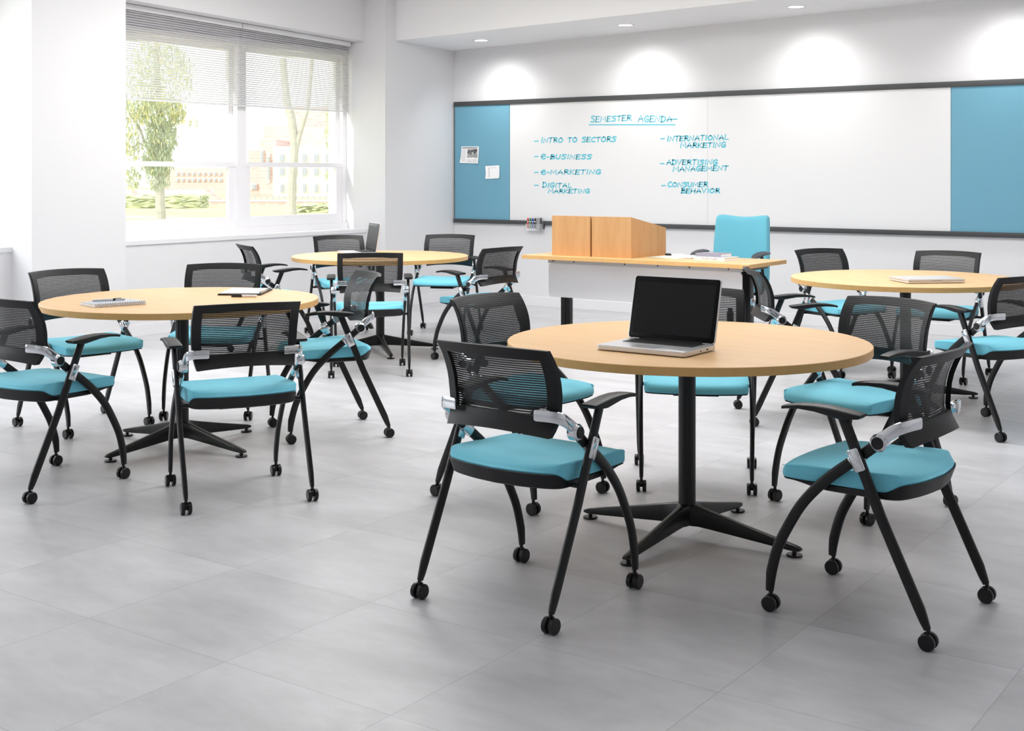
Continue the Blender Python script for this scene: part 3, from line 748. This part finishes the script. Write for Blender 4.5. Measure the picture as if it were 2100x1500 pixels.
# ------------------------------------------------------------------ laptops
def rrect(w, d, r, n=6):
    pts = []
    for cx, cy, a0 in ((w / 2 - r, d / 2 - r, 0), (-w / 2 + r, d / 2 - r, PI / 2), (-w / 2 + r, -d / 2 + r, PI), (w / 2 - r, -d / 2 + r, 1.5 * PI)):
        for k in range(n + 1):
            a = a0 + PI / 2 * k / n; pts.append((cx + r * math.cos(a), cy + r * math.sin(a)))
    return pts
def laptop(label, loc, rz, w, d, h, open_deg, lidh=None, aluminium=True):
    t = thing('laptop', label, 'laptop', loc, rz, None)
    body = 'alu' if aluminium else 'bezel'
    z0 = .003
    b = MB().prism(rrect(w, d, .012), z0, h if open_deg else h * .62, bev=.0018).build('base', body, t)
    hz = h if open_deg else h * .62
    m = MB()
    for sx in (-1, 1):
        for sy in (-1, 1): m.cyl((sx * (w / 2 - .03), sy * (d / 2 - .03), 0), (sx * (w / 2 - .03), sy * (d / 2 - .03), z0 + .001), .008, n=12)
    m.build('feet', 'port', t)
    if open_deg:
        k = MB(); kw, kd = w * .80, d * .42; kx0, ky0 = -kw / 2, d * .02
        rows = 6; cols = 14
        for r in range(rows):
            for c in range(cols):
                a0, a1 = kx0 + kw * c / cols + .0012, kx0 + kw * (c + 1) / cols - .0012; b0, b1 = ky0 + kd * r / rows + .0012, ky0 + kd * (r + 1) / rows - .0012
                if r == 0 and 4 <= c <= 8:
                    if c > 4: continue
                    a1 = kx0 + kw * 9 / cols - .0012
                k.box(a0, a1, b0, b1, hz, hz + .0016)
        k.build('keyboard', 'keys', t, smooth=False)
        MB().prism([(x, y - d * .27) for x, y in rrect(.105, .068, .004, 3)], hz, hz + .0006).build('trackpad', 'silver', t, smooth=False)
        pt = MB(); pt.box(w / 2 - .0005, w / 2 + .0006, d * .18, d * .23, hz * .45, hz * .7); pt.box(w / 2 - .0005, w / 2 + .0006, -d * .02, d * .01, hz * .4, hz * .65);
        MB().box(-.022, .022, -d / 2 - .0005, -d / 2 + .004, hz - .004, hz + .0004, bev=.0003).build('latch_notch', 'whiteplastic', t)
        pt.build('ports', 'port', t, smooth=False)
        lh = lidh or d * .98; th = .008
        hinge = Matrix.Translation((0, d / 2 - .012, hz + .001)) @ Matrix.Rotation(math.radians(open_deg), 4, 'X')
        # lid modelled lying forward (towards -y) with its screen facing down, then swung open
        sh = Matrix.Translation((0, -lh / 2, 0))
        M4 = hinge @ sh
        def lidp(poly, a, b_): return MB().prism(poly, a, b_, bev=.0008, mtx=M4)
        lid = lidp(rrect(w, lh, .012), .0005, th).build('lid', body, t)
        lidp(rrect(w - .006, lh - .006, .010), -.0004, .0012).build('bezel', 'bezel', lid)
        sc = [(x, y + .002) for x, y in rrect(w - .036, lh - .046, .002, 2)]
        lidp(sc, -.0010, .0005).build('screen', 'screen', lid, smooth=False)
        MB().cyl((-w * .36, d / 2 - .010, hz + .001), (w * .36, d / 2 - .010, hz + .001), .0045, n=12).build('hinge', 'bezel', t)
    else:
        MB().prism(rrect(w, d, .012), h * .66, h, bev=.0018).build('lid', body, t)
        MB().box(-.03, .03, -d / 2 - .0006, -d / 2 + .002, h * .6, h * .68).build('latch_notch', 'port', t)
    return t
laptop('open silver laptop with dark screen on the foreground table', (-2.213, 4.010, TZ), 0, .355, .238, .020, -104, .236)
a4 = math.atan2(.253, .245) * 0 + math.atan2(.245, .253)
laptop('closed silver laptop lying on the right round table', (-2.337, 7.481, TZ), a4, .352, .255, .024, 0)
# far laptop: screen faces the window side
pc = at(762, 516, 10.12)
ev = Vector((.118 * CA + .31 * SA, .118 * SA - .31 * CA, 0)).normalized()      # along the hinge, far to near
fwd = Vector((ev.y, -ev.x, 0))                                                  # from hinge towards the sitter
if fwd.x > 0: fwd = -fwd
rz3 = math.atan2(-fwd.x, fwd.y) + PI
c3 = Vector((pc.x, pc.y, 0)) + fwd * .118
laptop('open dark laptop seen edge on, standing on the far left table', (c3.x, c3.y, TZ), rz3, .335, .238, .018, -99, .226, True)

# ------------------------------------------------------------------ things on the notebook table
def flat_obj(pts):  # centre + angle of a rectangle a->b long side
    return pts
# spiral notebook: long (spiral) side from (-5.052,3.760) to (-5.005,4.015)
nb_c = Vector((-5.118, 3.905, TZ)); nb_a = math.atan2(.248, .062)
t = thing('spiral_notebook', 'grey spiral bound notebook lying at the left of the notebook table', 'notebook', nb_c, nb_a)
MB().box(-.128, .128, -.088, .084, .0, .0015, bev=.0004).build('back_cover', 'greycover', t)
MB().box(-.125, .125, -.085, .084, .0016, .0125).build('pages', 'paper', t)
MB().box(-.128, .128, -.088, .084, .0126, .0142, bev=.0004).build('cover', 'greycover', t)
m = MB()
for k in range(21):
    x = -.12 + .012 * k; P = []
    n = 10; pts = [Vector((x, -.088 + .009 * math.cos(2 * PI * i / n), .0075 + .009 * math.sin(2 * PI * i / n))) for i in range(n)]
    rings = []
    for i in range(n):
        c_ = pts[i]; o_ = (c_ - Vector((x, -.088, .0075))).normalized()
        rings.append([c_ + o_ * (.0012 * math.cos(2 * PI * q / 6)) + Vector((1, 0, 0)) * (.0022 * math.sin(2 * PI * q / 6)) for q in range(6)])
    m.ring_loft(rings, cap=False, closed=True)
for v_ in range(len(m.v)): m.v[v_] = (m.v[v_][0], m.v[v_][1], max(.0002, m.v[v_][2] + .0012))
m.build('spiral_binding', 'greyink', t)
p0, p1 = Vector((-5.185, 3.838, TZ + .0205)), Vector((-5.118, 3.975, TZ + .0205))
def pen(name, label, p0, p1, r, body, capm, capf=(.0, .38), tip=True):
    c = (p0 + p1) / 2; L_ = (p1 - p0).length; a = math.atan2(p1.y - p0.y, p1.x - p0.x)
    t = thing(name, label, 'pen' if name == 'pen' else 'marker', c, a)
    h = L_ / 2
    c0, c1 = -h + L_ * capf[0], -h + L_ * capf[1]
    MB().cyl((-h, 0, 0), (h, 0, 0), r * .92, n=14, bev=.001).build('barrel', body, t)
    m = MB(); m.cyl((c0, 0, 0), (c1, 0, 0), r, n=14, bev=.0006)
    m.build('cap' if capf[0] == 0 else 'grip_band', capm, t)
    MB().box(c0 + .004, min(c0 + .04, h - .004), -.0015, .0015, r * .8, r * 1.3).build('pocket_clip', capm, t)
    return t
pen('pen', 'slim silver pen lying on the grey spiral notebook', p0 + Vector((0, 0, 0)), p1, .0055, 'silver', 'ink_black', (.62, .70))
# folio with paper
fc = Vector((-5.057, 4.7, TZ)); fa = math.atan2(.135, .175)
fc = Vector(((-5.022 - 5.259 - 5.107 - 4.84) / 4, (4.514 + 4.747 + 4.905 + 4.64) / 4, TZ)); fa = math.atan2(4.64 - 4.514, -4.84 + 5.022)
t = thing('document_folio', 'black document folio holding white paper at the back of the notebook table', 'folio', fc, fa)
MB().box(-.112, .112, -.155, .155, 0, .008, bev=.002).build('cover', 'black', t)
MB().box(-.104, .096, -.147, .147, .0081, .012).build('paper', 'paper', t)
MB().box(.097, .108, -.12, .12, .0081, .018, bev=.002).build('ring_mechanism', 'chrome', t)
pen('marker_pen', 'white marker pen with black cap lying before the black folio', Vector((-4.935, 4.492, TZ + .0075)), Vector((-4.815, 4.552, TZ + .0075)), .0072, 'whiteplastic', 'ink_black', (0, .42))

# ------------------------------------------------------------------ teacher desk
DX0, DX1, DY0, DY1 = -5.682, -3.770, 8.150, 8.800
t = thing('teacher_desk', 'long maple teacher desk with white front panel before the whiteboard', 'desk', ((DX0 + DX1) / 2, 8.475, 0))
def dx(x): return x - (DX0 + DX1) / 2
def dy(y): return y - 8.475
MB().box(dx(DX0) + .001, dx(DX1) - .001, dy(DY0) + .001, dy(DY1) - .001, .708, .737, bev=.001).build('desktop', 'deskwood', t, smooth=False)
m = MB()
m.box(dx(DX0), dx(DX0) + .0009, dy(DY0), dy(DY1), .7082, .7362); m.box(dx(DX1) - .0009, dx(DX1), dy(DY0), dy(DY1), .7082, .7362); m.box(dx(DX0), dx(DX1), dy(DY0), dy(DY0) + .0009, .7082, .7362)
m.build('edge_band', 'edge', t, smooth=False)
MB().box(dx(-5.529), dx(-3.887), dy(8.29), dy(8.302), .672, .7075, bev=.001).build('panel_rail', 'desksteel', t)
m = MB()
for xx in (-5.48, -5.29, -4.84, -4.56, -4.30, -3.99): m.cyl((dx(xx), dy(8.2898), .690), (dx(xx), dy(8.2875), .690), .006, n=10)
m.build('rail_screws', 'ink_black', t)
pp = [(x, z + .5415) for x, z in rrect(1.638, .259, .03, 5)]
MB().prism(pp, 0, .010, mtx=Matrix.Translation((dx(-4.706), dy(8.302), 0)) @ Matrix.Rotation(PI / 2, 4, 'X')).build('modesty_panel', 'panel', t, smooth=False)
for xx in (-5.468, -3.925):
    m = MB(); m.box(dx(xx) - .036, dx(xx) + .036, dy(8.43), dy(8.50), .06, .68, bev=.008)
    m.box(dx(xx) - .012, dx(xx) + .012, dy(8.424), dy(8.431), .07, .67)
    lg = m.build('leg', 'powder', t)
    MB().prism([(dy(8.31), .707), (dy(8.78), .707), (dy(8.78), .690), (dy(8.74), .672), (dy(8.34), .672), (dy(8.31), .690)], -.03, .03, bev=.002,
               mtx=Matrix.Translation((dx(xx), 0, 0)) @ Matrix(((0, 0, 1, 0), (1, 0, 0, 0), (0, 1, 0, 0), (0, 0, 0, 1)))).build('top_bracket', 'armgrey', lg)
    MB().box(dx(xx) - .028, dx(xx) + .028, dy(8.18), dy(8.76), .022, .062, bev=.008).build('foot_bar', 'powder', lg)
    f = MB()
    for yy in (8.21, 8.73): f.cyl((dx(xx), dy(yy), 0), (dx(xx), dy(yy), .024), .02, n=16)
    f.build('glides', 'rubber', lg)

# lectern in two halves
def lectern_half(x0, x1, label):
    cx = (x0 + x1) / 2; w = (x1 - x0) / 2; y0, y1 = 8.262, 8.80; D = y1 - y0
    t = thing('tabletop_lectern', label, 'lectern', (cx, y0, TZ), 0, 'two halves of the maple tabletop lectern')
    h0, h1 = .307, .212
    T_ = .018
    MB().box(-w, w, 0, T_, 0, h0, bev=.0015).build('front_panel', 'lectwood', t, smooth=False)
    for s in (-1, 1):
        a, b = (-w, -w + T_) if s < 0 else (w - T_, w)
        vs = [(x, y, z) for x in (a, b) for y, z in ((T_ + .0005, 0), (D, 0), (D, h1), (T_ + .0005, h0 - (h0 - h1) * T_ / D))]
        MB().add(vs, [(0, 1, 2, 3), (7, 6, 5, 4), (0, 4, 5, 1), (1, 5, 6, 2), (2, 6, 7, 3), (3, 7, 4, 0)]).build('side_panel', 'lectwood', t, smooth=False)
    def zt(y): return h0 - (h0 - h1) * y / D
    vs = [(x, y, z) for x in (-w + T_ + .0005, w - T_ - .0005) for y, z in ((T_ + .0005, zt(T_) - .02), (D, zt(D) - .02), (D, zt(D) - .001), (T_ + .0005, zt(T_) - .001))]
    MB().add(vs, [(0, 1, 2, 3), (7, 6, 5, 4), (0, 4, 5, 1), (1, 5, 6, 2), (2, 6, 7, 3), (3, 7, 4, 0)]).build('sloping_top', 'lectwood', t, smooth=False)
    MB().box(-w + T_ + .0005, w - T_ - .0005, T_ + .0005, D, .0, .015).build('bottom_panel', 'lectwood', t, smooth=False)
lectern_half(-5.474, -5.128, 'left, narrower half of the maple lectern standing on the teacher desk')
lectern_half(-5.112, -4.768, 'right half of the maple lectern on the teacher desk, its sloping side showing')

# papers, pen and books on the desk
t = thing('paper_stack', 'white papers with a pale green sheet fanned beside the lectern', 'papers', (-4.61, 8.55, TZ))
def rotbox(m, w, d, z0, z1, a, ox=0, oy=0): m.box(-w / 2, w / 2, -d / 2, d / 2, z0, z1, mtx=Matrix.Translation((ox, oy, 0)) @ Matrix.Rotation(a, 4, 'Z')); return m
rotbox(MB(), .28, .216, .0002, .003, -.12, .02, -.02).build('green_sheet', 'greensheet', t, smooth=False)
rotbox(MB(), .28, .216, .0032, .006, .10, .06, .05).build('sheets', 'paper', t, smooth=False)
rotbox(MB(), .28, .216, .0062, .009, -.02, .10, .11).build('sheets', 'paper', t, smooth=False)
pen('marker_pen', 'white marker pen with black cap resting on the desk papers', Vector((-4.668, 8.60, TZ + .0165)), Vector((-4.545, 8.66, TZ + .0165)), .007, 'whiteplastic', 'ink_black', (0, .36))
def book(label, c, a, w, d, h, cov, spine=None):
    t = thing('book', label, 'book', c, a, 'books stacked on the teacher desk')
    m = MB(); m.box(-w / 2, w / 2, -d / 2, d / 2, 0, .0022); m.box(-w / 2, w / 2, -d / 2, d / 2, h - .0022, h); m.box(-w / 2, w / 2, -d / 2, -d / 2 + .003, .0022, h - .0022)
    m.build('cover', cov, t, smooth=False)
    MB().box(-w / 2 + .004, w / 2 - .003, -d / 2 + .0035, d / 2 - .004, .0024, h - .0024).build('pages', 'paper', t, smooth=False)
    if spine:
        m = MB(); write(m, spine, -w * .22, w * .26, h * .34, h * .34, h * .34, .0016, -d / 2 - .0004, jit=0); m.build('spine_title', 'darkink', t, smooth=False)
    return t
book('white hardback book lying under the grey book on the desk', (-4.190, 8.50, TZ), -.10, .262, .20, .024, 'bookwhite', 'PLANE IMAGE')
book('grey patterned hardback book on top of the white book on the desk', (-4.222, 8.525, TZ + .0242), -.08, .212, .165, .024, 'bookgrey')

# ------------------------------------------------------------------ teacher chair
t = thing('task_chair', 'aqua upholstered high-back task chair behind the teacher desk', 'chair', (-4.490, 9.36, 0), PI)
def cushion(poly, prof, mtx=None):
    rings = []
    for sc, z in prof: rings.append([((mtx @ Vector((x * sc, y * sc, z))) if mtx else (x * sc, y * sc, z)) for x, y in poly])
    return MB().ring_loft(rings)
# back: outline in (x, z); thickness along local y; local +y is forward (towards the desk)
def back_outline():
    L_ = [(0, .574), (.06, .577), (.12, .584), (.165, .589), (.195, .588), (.212, .576), (.219, .55), (.225, .44), (.230, .32), (.231, .2), (.228, .08), (.214, .02), (.18, .0), (.08, -.006), (0, -.008)]
    h = catmull([(a * 1.05, b, 0) for a, b in L_], 4)
    return [(p.x, p.y) for p in h] + [(-p.x, p.y) for p in h[-2:0:-1]]
BO = back_outline(); rings = []
for sc, yy in ((.90, -.052), (.97, -.048), (1.0, -.036), (1.0, -.004), (.985, .010), (.95, .018), (.85, .021), (.6, .018), (.25, .013)):
    rg = []
    for x, z in BO:
        X = x * sc; Z = .29 + (z - .29) * sc
        rg.append((X, -.215 + yy - .10 * max(0, (Z - .12)) ** 1.6 + .03 * (abs(X) / .24) ** 2, .442 + Z))
    rings.append(rg)
MB().ring_loft(rings).build('backrest', 'fabric2', t, angle=60)
so = [(x * .25, y * .24 + .01) for x, y in [(math.copysign(abs(math.cos(a)) ** .5, math.cos(a)), math.copysign(abs(math.sin(a)) ** .5, math.sin(a))) for a in [2 * PI * k / 48 for k in range(48)]]]
cushion(so, [(.9, .43), (.98, .435), (1, .45), (1, .475), (.97, .488), (.85, .495), (.4, .495), (.1, .493)]).build('seat_cushion', 'fabric2', t, angle=60)
MB().box(-.20, .20, -.18, .20, .405, .43, bev=.006).build('seat_pan', 'black', t)
MB().box(-.05, .05, -.262, -.05, .392, .41, bev=.004).build('back_spine', 'black', t)
MB().sweep([(0, -.25, .40), (0, -.285, .44), (0, -.297, .52), (0, -.30, .66)], .035, .008, lat=(1, 0, 0)).build('back_support', 'black', t)
m = MB(); m.cyl((0, 0, .10), (0, 0, .26), .028, n=20); m.cyl((0, 0, .26), (0, 0, .405), .02, n=20); m.build('gas_column', 'powder', t)
for k in range(5):
    a = 2 * PI * k / 5 + .3; d = Vector((math.cos(a), math.sin(a), 0)); lt = (-d.y, d.x, 0)
    lg = MB().sweep([d * .02 + Vector((0, 0, .105)), d * .15 + Vector((0, 0, .095)), d * .29 + Vector((0, 0, .072)), d * .305 + Vector((0, 0, .066))], [.026, .02, .015, .011], [.016, .014, .011, .008], lat=lt, n=12).build('base_leg', 'powder', t)
    c = MB(); p = d * .295; c.cyl((p.x, p.y, .03), (p.x, p.y, .068), .007, n=10)
    for s in (-1, 1):
        l3 = Vector(lt); q0 = p + l3 * (s * .007); q1 = p + l3 * (s * .024); c.cyl((q0.x, q0.y, .028), (q1.x, q1.y, .028), .028, n=22, bev=.003)
    c.build('caster', 'rubber', lg)
for s in (-1, 1):
    MB().sweep(catmull([(s * .18, .0, .415), (s * .26, .0, .42), (s * .285, .0, .47), (s * .278, .0, .60), (s * .272, .0, .715)], 4), .018, .011, lat=(0, 1, 0), n=12).build('arm_post', 'black', t)
    tbl = [(-.11, .004, .026), (-.10, .012, .036), (-.06, .016, .044), (0, .017, .046), (.06, .016, .044), (.10, .013, .038), (.125, .009, .028), (.132, .004, .014)]
    rings = []
    for y, h, w in tbl: rings.append([(s * .268 + w * math.cos(2 * PI * k / 20), y, .735 - .012 * (y / .12) ** 2 - .010 * (y / .12) + h * math.sin(2 * PI * k / 20)) for k in range(20)])
    MB().ring_loft(rings).build('arm_pad', 'armgrey', t, angle=50)

# ------------------------------------------------------------------ outdoors
g0 = MB().add([(-9.3, -30, -.02), (-9.3, 90, -.02), (-150, 90, -.02), (-150, -30, -.02), (-9.3, -30, -.4), (-9.3, 90, -.4), (-150, 90, -.4), (-150, -30, -.4)],
              [(0, 1, 2, 3), (7, 6, 5, 4), (0, 4, 5, 1), (1, 5, 6, 2), (2, 6, 7, 3), (3, 7, 4, 0)]).build('lawn_ground', 'lawn', smooth=False); struct(g0)
def facing(p):      # z-rotation so that local x runs to the right of the view and local -y looks at the room
    return YAW + math.atan2(-(0), 1)
def wallbox(mb, u0, u1, v0, v1, Y, dep): pass
def at_local(u, v, Y, root):
    p = at(u, v, Y) - root; return Vector((p.x * CA + p.y * SA, -p.x * SA + p.y * CA, p.z))
# path
m = MB(); a, b, c, d = [at(*q) for q in ((200, 444.5, 41), (200, 441, 43), (470, 446, 40.4), (470, 449, 39))]
yy = lambda v: F_PX * (CAMH + .0) / (v - YH)
P4 = [at(u, v, yy(v)) for u, v in ((180, 440.5), (180, 443.5), (480, 451), (480, 448))]
for p in P4: p.z = -.018
m.add([tuple(p) for p in P4] + [(p.x, p.y, -.012) for p in P4], [(0, 1, 2, 3), (4, 7, 6, 5), (0, 4, 5, 1), (1, 5, 6, 2), (2, 6, 7, 3), (3, 7, 4, 0)])
tag(m.build('garden_path', 'path', smooth=False), 'pale footpath crossing the lawn outside the left window half', 'path')
def outside(name, label, cat, u, Y, group=None):
    p = at(u, YH, Y); return thing(name, label, cat, (p.x, p.y, -.02), YAW, group)
def X_(u, Y, u0): return (u - u0) / F_PX * Y
def Z_(v, Y): return CAMH - (v - YH) / F_PX * Y + .02
# hedges
def hedge(u0, u1, v0, v1, Y, dep, label):
    uc = (u0 + u1) / 2
    bm = bmesh.new(); bmesh.ops.create_cube(bm, size=1)
    bmesh.ops.subdivide_edges(bm, edges=bm.edges[:], cuts=14, use_grid_fill=True)
    W2, H2 = X_(u1, Y, u0), Z_(v0, Y)
    for v in bm.verts:
        n = math.sin(v.co.x * 61 + v.co.z * 23) * math.sin(v.co.y * 47 + v.co.x * 31)
        v.co = Vector((v.co.x * W2, (v.co.y + .5) * dep, max(0, (v.co.z + .5) * H2))) + Vector((R.uniform(-.1, .1), R.uniform(-.12, .12), R.uniform(-.06, .08) if v.co.z > -.4 else 0))
    p = at(uc, YH, Y)
    o = MB().frombm(bm).build('hedge', 'hedge', loc=(p.x, p.y, -.02), smooth=False); o.rotation_euler = (0, 0, YAW)
    tag(o, label, 'hedge', 'clipped hedges outside the window')
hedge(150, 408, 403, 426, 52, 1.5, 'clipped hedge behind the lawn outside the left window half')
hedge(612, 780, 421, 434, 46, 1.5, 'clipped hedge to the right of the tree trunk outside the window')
# low brick wall with coping
t = outside('garden_wall', 'low pale brick garden wall with white coping across the campus', 'wall', 450, 56)
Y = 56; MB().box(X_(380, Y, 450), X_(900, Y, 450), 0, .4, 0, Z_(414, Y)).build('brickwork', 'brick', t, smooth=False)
MB().box(X_(380, Y, 450), X_(900, Y, 450), -.05, .45, Z_(414, Y), Z_(411, Y)).build('coping', 'stone', t, smooth=False)
t = outside('white_terrace', 'white terrace wall with ramps in front of the distant brick building', 'wall', 380, 66)
Y = 66
MB().box(X_(190, Y, 380), X_(430, Y, 380), 0, 1, 0, Z_(390, Y)).build('terrace_wall', 'stone', t, smooth=False)
m = MB()
for (ua, ub) in ((278, 300), (430, 462)):
    m.add([(X_(ua, Y, 380), -1, 0), (X_(ub, Y, 380), -1, 0), (X_(ua, Y, 380), -1, Z_(388, Y)), (X_(ua, Y, 380), -.2, 0), (X_(ub, Y, 380), -.2, 0), (X_(ua, Y, 380), -.2, Z_(388, Y))], [(0, 1, 2), (5, 4, 3), (0, 3, 4, 1), (1, 4, 5, 2), (2, 5, 3, 0)])
m.build('ramp_wall', 'brick', t, smooth=False)
# fence
t = outside('iron_fence', 'thin iron fence along the top of the low garden wall', 'fence', 590, 57.5)
Y = 57.5; m = MB()
for u in range(500, 760, 12): m.box(X_(u, Y, 590) - .02, X_(u, Y, 590) + .02, 0, .04, Z_(412, Y) * .0, Z_(402, Y))
m.box(X_(500, Y, 590), X_(760, Y, 590), 0, .04, Z_(403, Y), Z_(402.3, Y)); m.build('railings', 'winglass', t, smooth=False)
t['kind'] = 'thing' if False else t.get('kind', '') or 'thing'
del t['kind']
# buildings
def building(name, label, uc, Y, walls, wins, winsize, stone=()):
    t = outside(name, label, 'building', uc, Y, None)
    for (u0, u1, v0, v1, y0, y1, mm) in walls:
        MB().box(X_(u0, Y, uc), X_(u1, Y, uc), y0, y1, max(0, Z_(v1, Y)), Z_(v0, Y)).build('wall', mm, t, smooth=False)
    for (u, v, wu, hv, y) in wins:
        f = MB().box(X_(u - wu / 2, Y, uc), X_(u + wu / 2, Y, uc), y - .12, y - .01, Z_(v + hv / 2, Y), Z_(v - hv / 2, Y)).build('window', 'stone', t, smooth=False)
        MB().box(X_(u - wu * .34, Y, uc), X_(u + wu * .34, Y, uc), y - .2, y - .13, Z_(v + hv * .4, Y), Z_(v - hv * .4, Y)).build('pane', 'winglass', f, smooth=False)
    return t
wins = [(364 + 11 * c, 357 + 13 * r, 5, 7, 0) for c in range(9) for r in range(2)]
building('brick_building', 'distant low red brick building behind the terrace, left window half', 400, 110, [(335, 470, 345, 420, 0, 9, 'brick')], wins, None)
W = []
walls = [(500, 760, 252, 412, 6, 16, 'brick'), (552, 760, 205, 412, 8, 18, 'brick'), (496, 528, 308, 412, 2, 7, 'brick'), (526, 560, 285, 412, 1, 7, 'brick'), (560, 760, 300, 412, 0, 6, 'stone')]
for u in (579, 603, 625, 649, 673, 697):
    W += [(u, 324, 13, 18, 0), (u, 352, 13, 18, 0), (u, 386, 9, 20, 0)]
for u in (590, 620, 652): W += [(u, 272, 15, 12, 8)]
W += [(531, 322, 6, 30, 1), (545, 345, 5, 60, 1), (508, 384, 12, 12, 2)]
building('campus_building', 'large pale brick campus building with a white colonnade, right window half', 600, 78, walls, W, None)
# trees
def tree(name, label, uc, Y, trunk, leaves, nleaf, leafm=('leaf', 'leafy')):
    t = outside(name, label, 'tree', uc, Y, 'trees on the lawn outside the window')
    m = MB()
    for path in trunk:
        P = catmull([(X_(u, Y, uc), dy_, max(-.05, Z_(v, Y))) for u, v, w, dy_ in path], 4)
        wds = [w for u, v, w, d_ in path]; n = len(P)
        rad = [lerp_tab([(i, w) for i, w in enumerate(wds)], k / (n - 1) * (len(wds) - 1)) / 2 / F_PX * Y for k in range(n)]
        m.sweep(P, rad, rad, n=10, power=2, lat=(1, .01, 0))
    m.build('trunk', 'bark', t)
    if nleaf:
        for q, lm in enumerate(leafm):
            mm = MB()
            for (u, v, su, sv, cnt, frac) in leaves:
                cnt = int(cnt * nleaf * (frac if q else 1 - frac))
                for _ in range(cnt):
                    r = R.random() ** .5; a = R.uniform(0, 2 * PI)
                    x = X_(u + su * r * math.cos(a), Y, uc); z = Z_(v + sv * r * math.sin(a), Y); y = R.uniform(-1, 1) * su / F_PX * Y
                    s = R.uniform(.035, .075); d1 = Vector((R.uniform(-1, 1), R.uniform(-1, 1), R.uniform(-.6, .6))).normalized(); d2 = (Vector((R.uniform(-.4, .4), R.uniform(-.4, .4), -1)) - d1 * 0).normalized()
                    c = Vector((x, y, z)); mm.add([c - d1 * s * .38, c + d2 * s * .3, c + d1 * s * .38, c + d2 * s * 1.9], [(0, 1, 2), (0, 2, 3)])
            o = mm.build('foliage', lm, t, smooth=False); o['kind'] = 'stuff'
tree('willow_tree', 'large drooping tree with pale yellow-green leaves outside the left window half', 310, 30,
     [[(330, 450, 22, 0), (328, 400, 20, 0), (326, 330, 17, 0), (328, 260, 15, 0), (322, 150, 12, 0), (318, 60, 8, 0)], [(326, 330, 8, 0), (298, 300, 6, .1), (282, 260, 5, .1), (262, 230, 4, .1), (256, 190, 3, .1)], [(298, 300, 4, 0), (280, 295, 3, 0), (274, 325, 2, 0)]],
     [(330, 150, 60, 70, 2200, .3), (320, 225, 52, 32, 1300, .35), (330, 280, 30, 40, 1300, .1), (322, 330, 30, 28, 1100, .1), (272, 300, 22, 30, 260, .3), (272, 362, 14, 22, 170, .35), (325, 362, 22, 28, 330, .15), (268, 240, 30, 40, 260, .4), (365, 230, 18, 25, 200, .5), (210, 200, 60, 120, 900, .3), (395, 250, 10, 12, 30, .7)], 1.0)
tree('forked_tree', 'bare forked tree trunk on the lawn outside the right window half', 600, 43.5,
     [[(598, 446, 24, 0), (598, 420, 19, 0), (599, 370, 19, 0), (603, 320, 17, 0), (603, 290, 17, 0), (597, 240, 17, 0), (588, 205, 16, 0), (580, 120, 14, 0)], [(606, 310, 12, 0), (613, 280, 11, 0), (625, 240, 10, 0), (632, 210, 9, 0), (640, 120, 8, 0)]],
     [(600, 60, 90, 60, 600, .2)], 1.0)
tree('young_tree', 'thin leafy tree at the right edge of the window view', 672, 38,
     [[(682, 450, 6, 0), (682, 350, 5, 0), (680, 200, 4, 0)]], [(674, 260, 7, 60, 170, .3), (674, 360, 9, 10, 60, .4)], 1.0)

# ------------------------------------------------------------------ light
w = bpy.data.worlds.new('overcast_white_sky'); bpy.context.scene.world = w; w.use_nodes = True
w.node_tree.nodes['Background'].inputs[0].default_value = (.97, .985, 1.0, 1); w.node_tree.nodes['Background'].inputs[1].default_value = 2.0
def sun(d, strength, angle):
    l = bpy.data.lights.new('sun', 'SUN'); l.energy = strength; l.angle = math.radians(angle); l.color = (1, .97, .92)
    o = bpy.data.objects.new('sun', l); C.objects.link(o); o.rotation_euler = Vector(d).to_track_quat('-Z', 'Y').to_euler(); o.location = (-30, -20, 20)
sun((.15, 1, -.36), 3.0, 1.0)
def area(name, loc, d, sx, sy, e, col=(1, 1, 1)):
    l = bpy.data.lights.new(name, 'AREA'); l.shape = 'RECTANGLE'; l.size = sx; l.size_y = sy; l.energy = e; l.color = col
    o = bpy.data.objects.new(name, l); C.objects.link(o); o.location = loc; o.rotation_euler = Vector(d).to_track_quat('-Z', 'Y').to_euler(); return o
# daylight entering the two windows nearer the camera (outside the picture)
for a, b in BAYS[1:]:
    area('window_daylight', (XF - .12, (a + b) / 2 - .25, 1.8), (1, 0, -.05), 2.4, 1.9, 100, (.97, .985, 1))
# added unseen fill lights under the ceiling, strength set row by row
for x, es in ((-6.6, (78, 12, 4, 3)), (-3.2, (80, 32, 6, 2)), (.2, (16, 4, 1, 1))):
    for y, e in zip((7.2, 5.0, 2.4, -.4), es):
        area('ceiling_fill_light', (x, y, 3.26), (0, 0, -1), 1.5, 1.5, e, (1, .99, .975))
vs = bpy.context.scene.view_settings
vs.view_transform = 'Standard'; vs.look = 'None'; vs.exposure = 0.12; vs.gamma = 1.0; vs.use_curve_mapping = False
cy = bpy.context.scene.cycles
cy.use_denoising = True; cy.max_bounces = 10; cy.diffuse_bounces = 6; cy.transparent_max_bounces = 24; cy.caustics_reflective = False; cy.caustics_refractive = False
cy.sample_clamp_indirect = 6
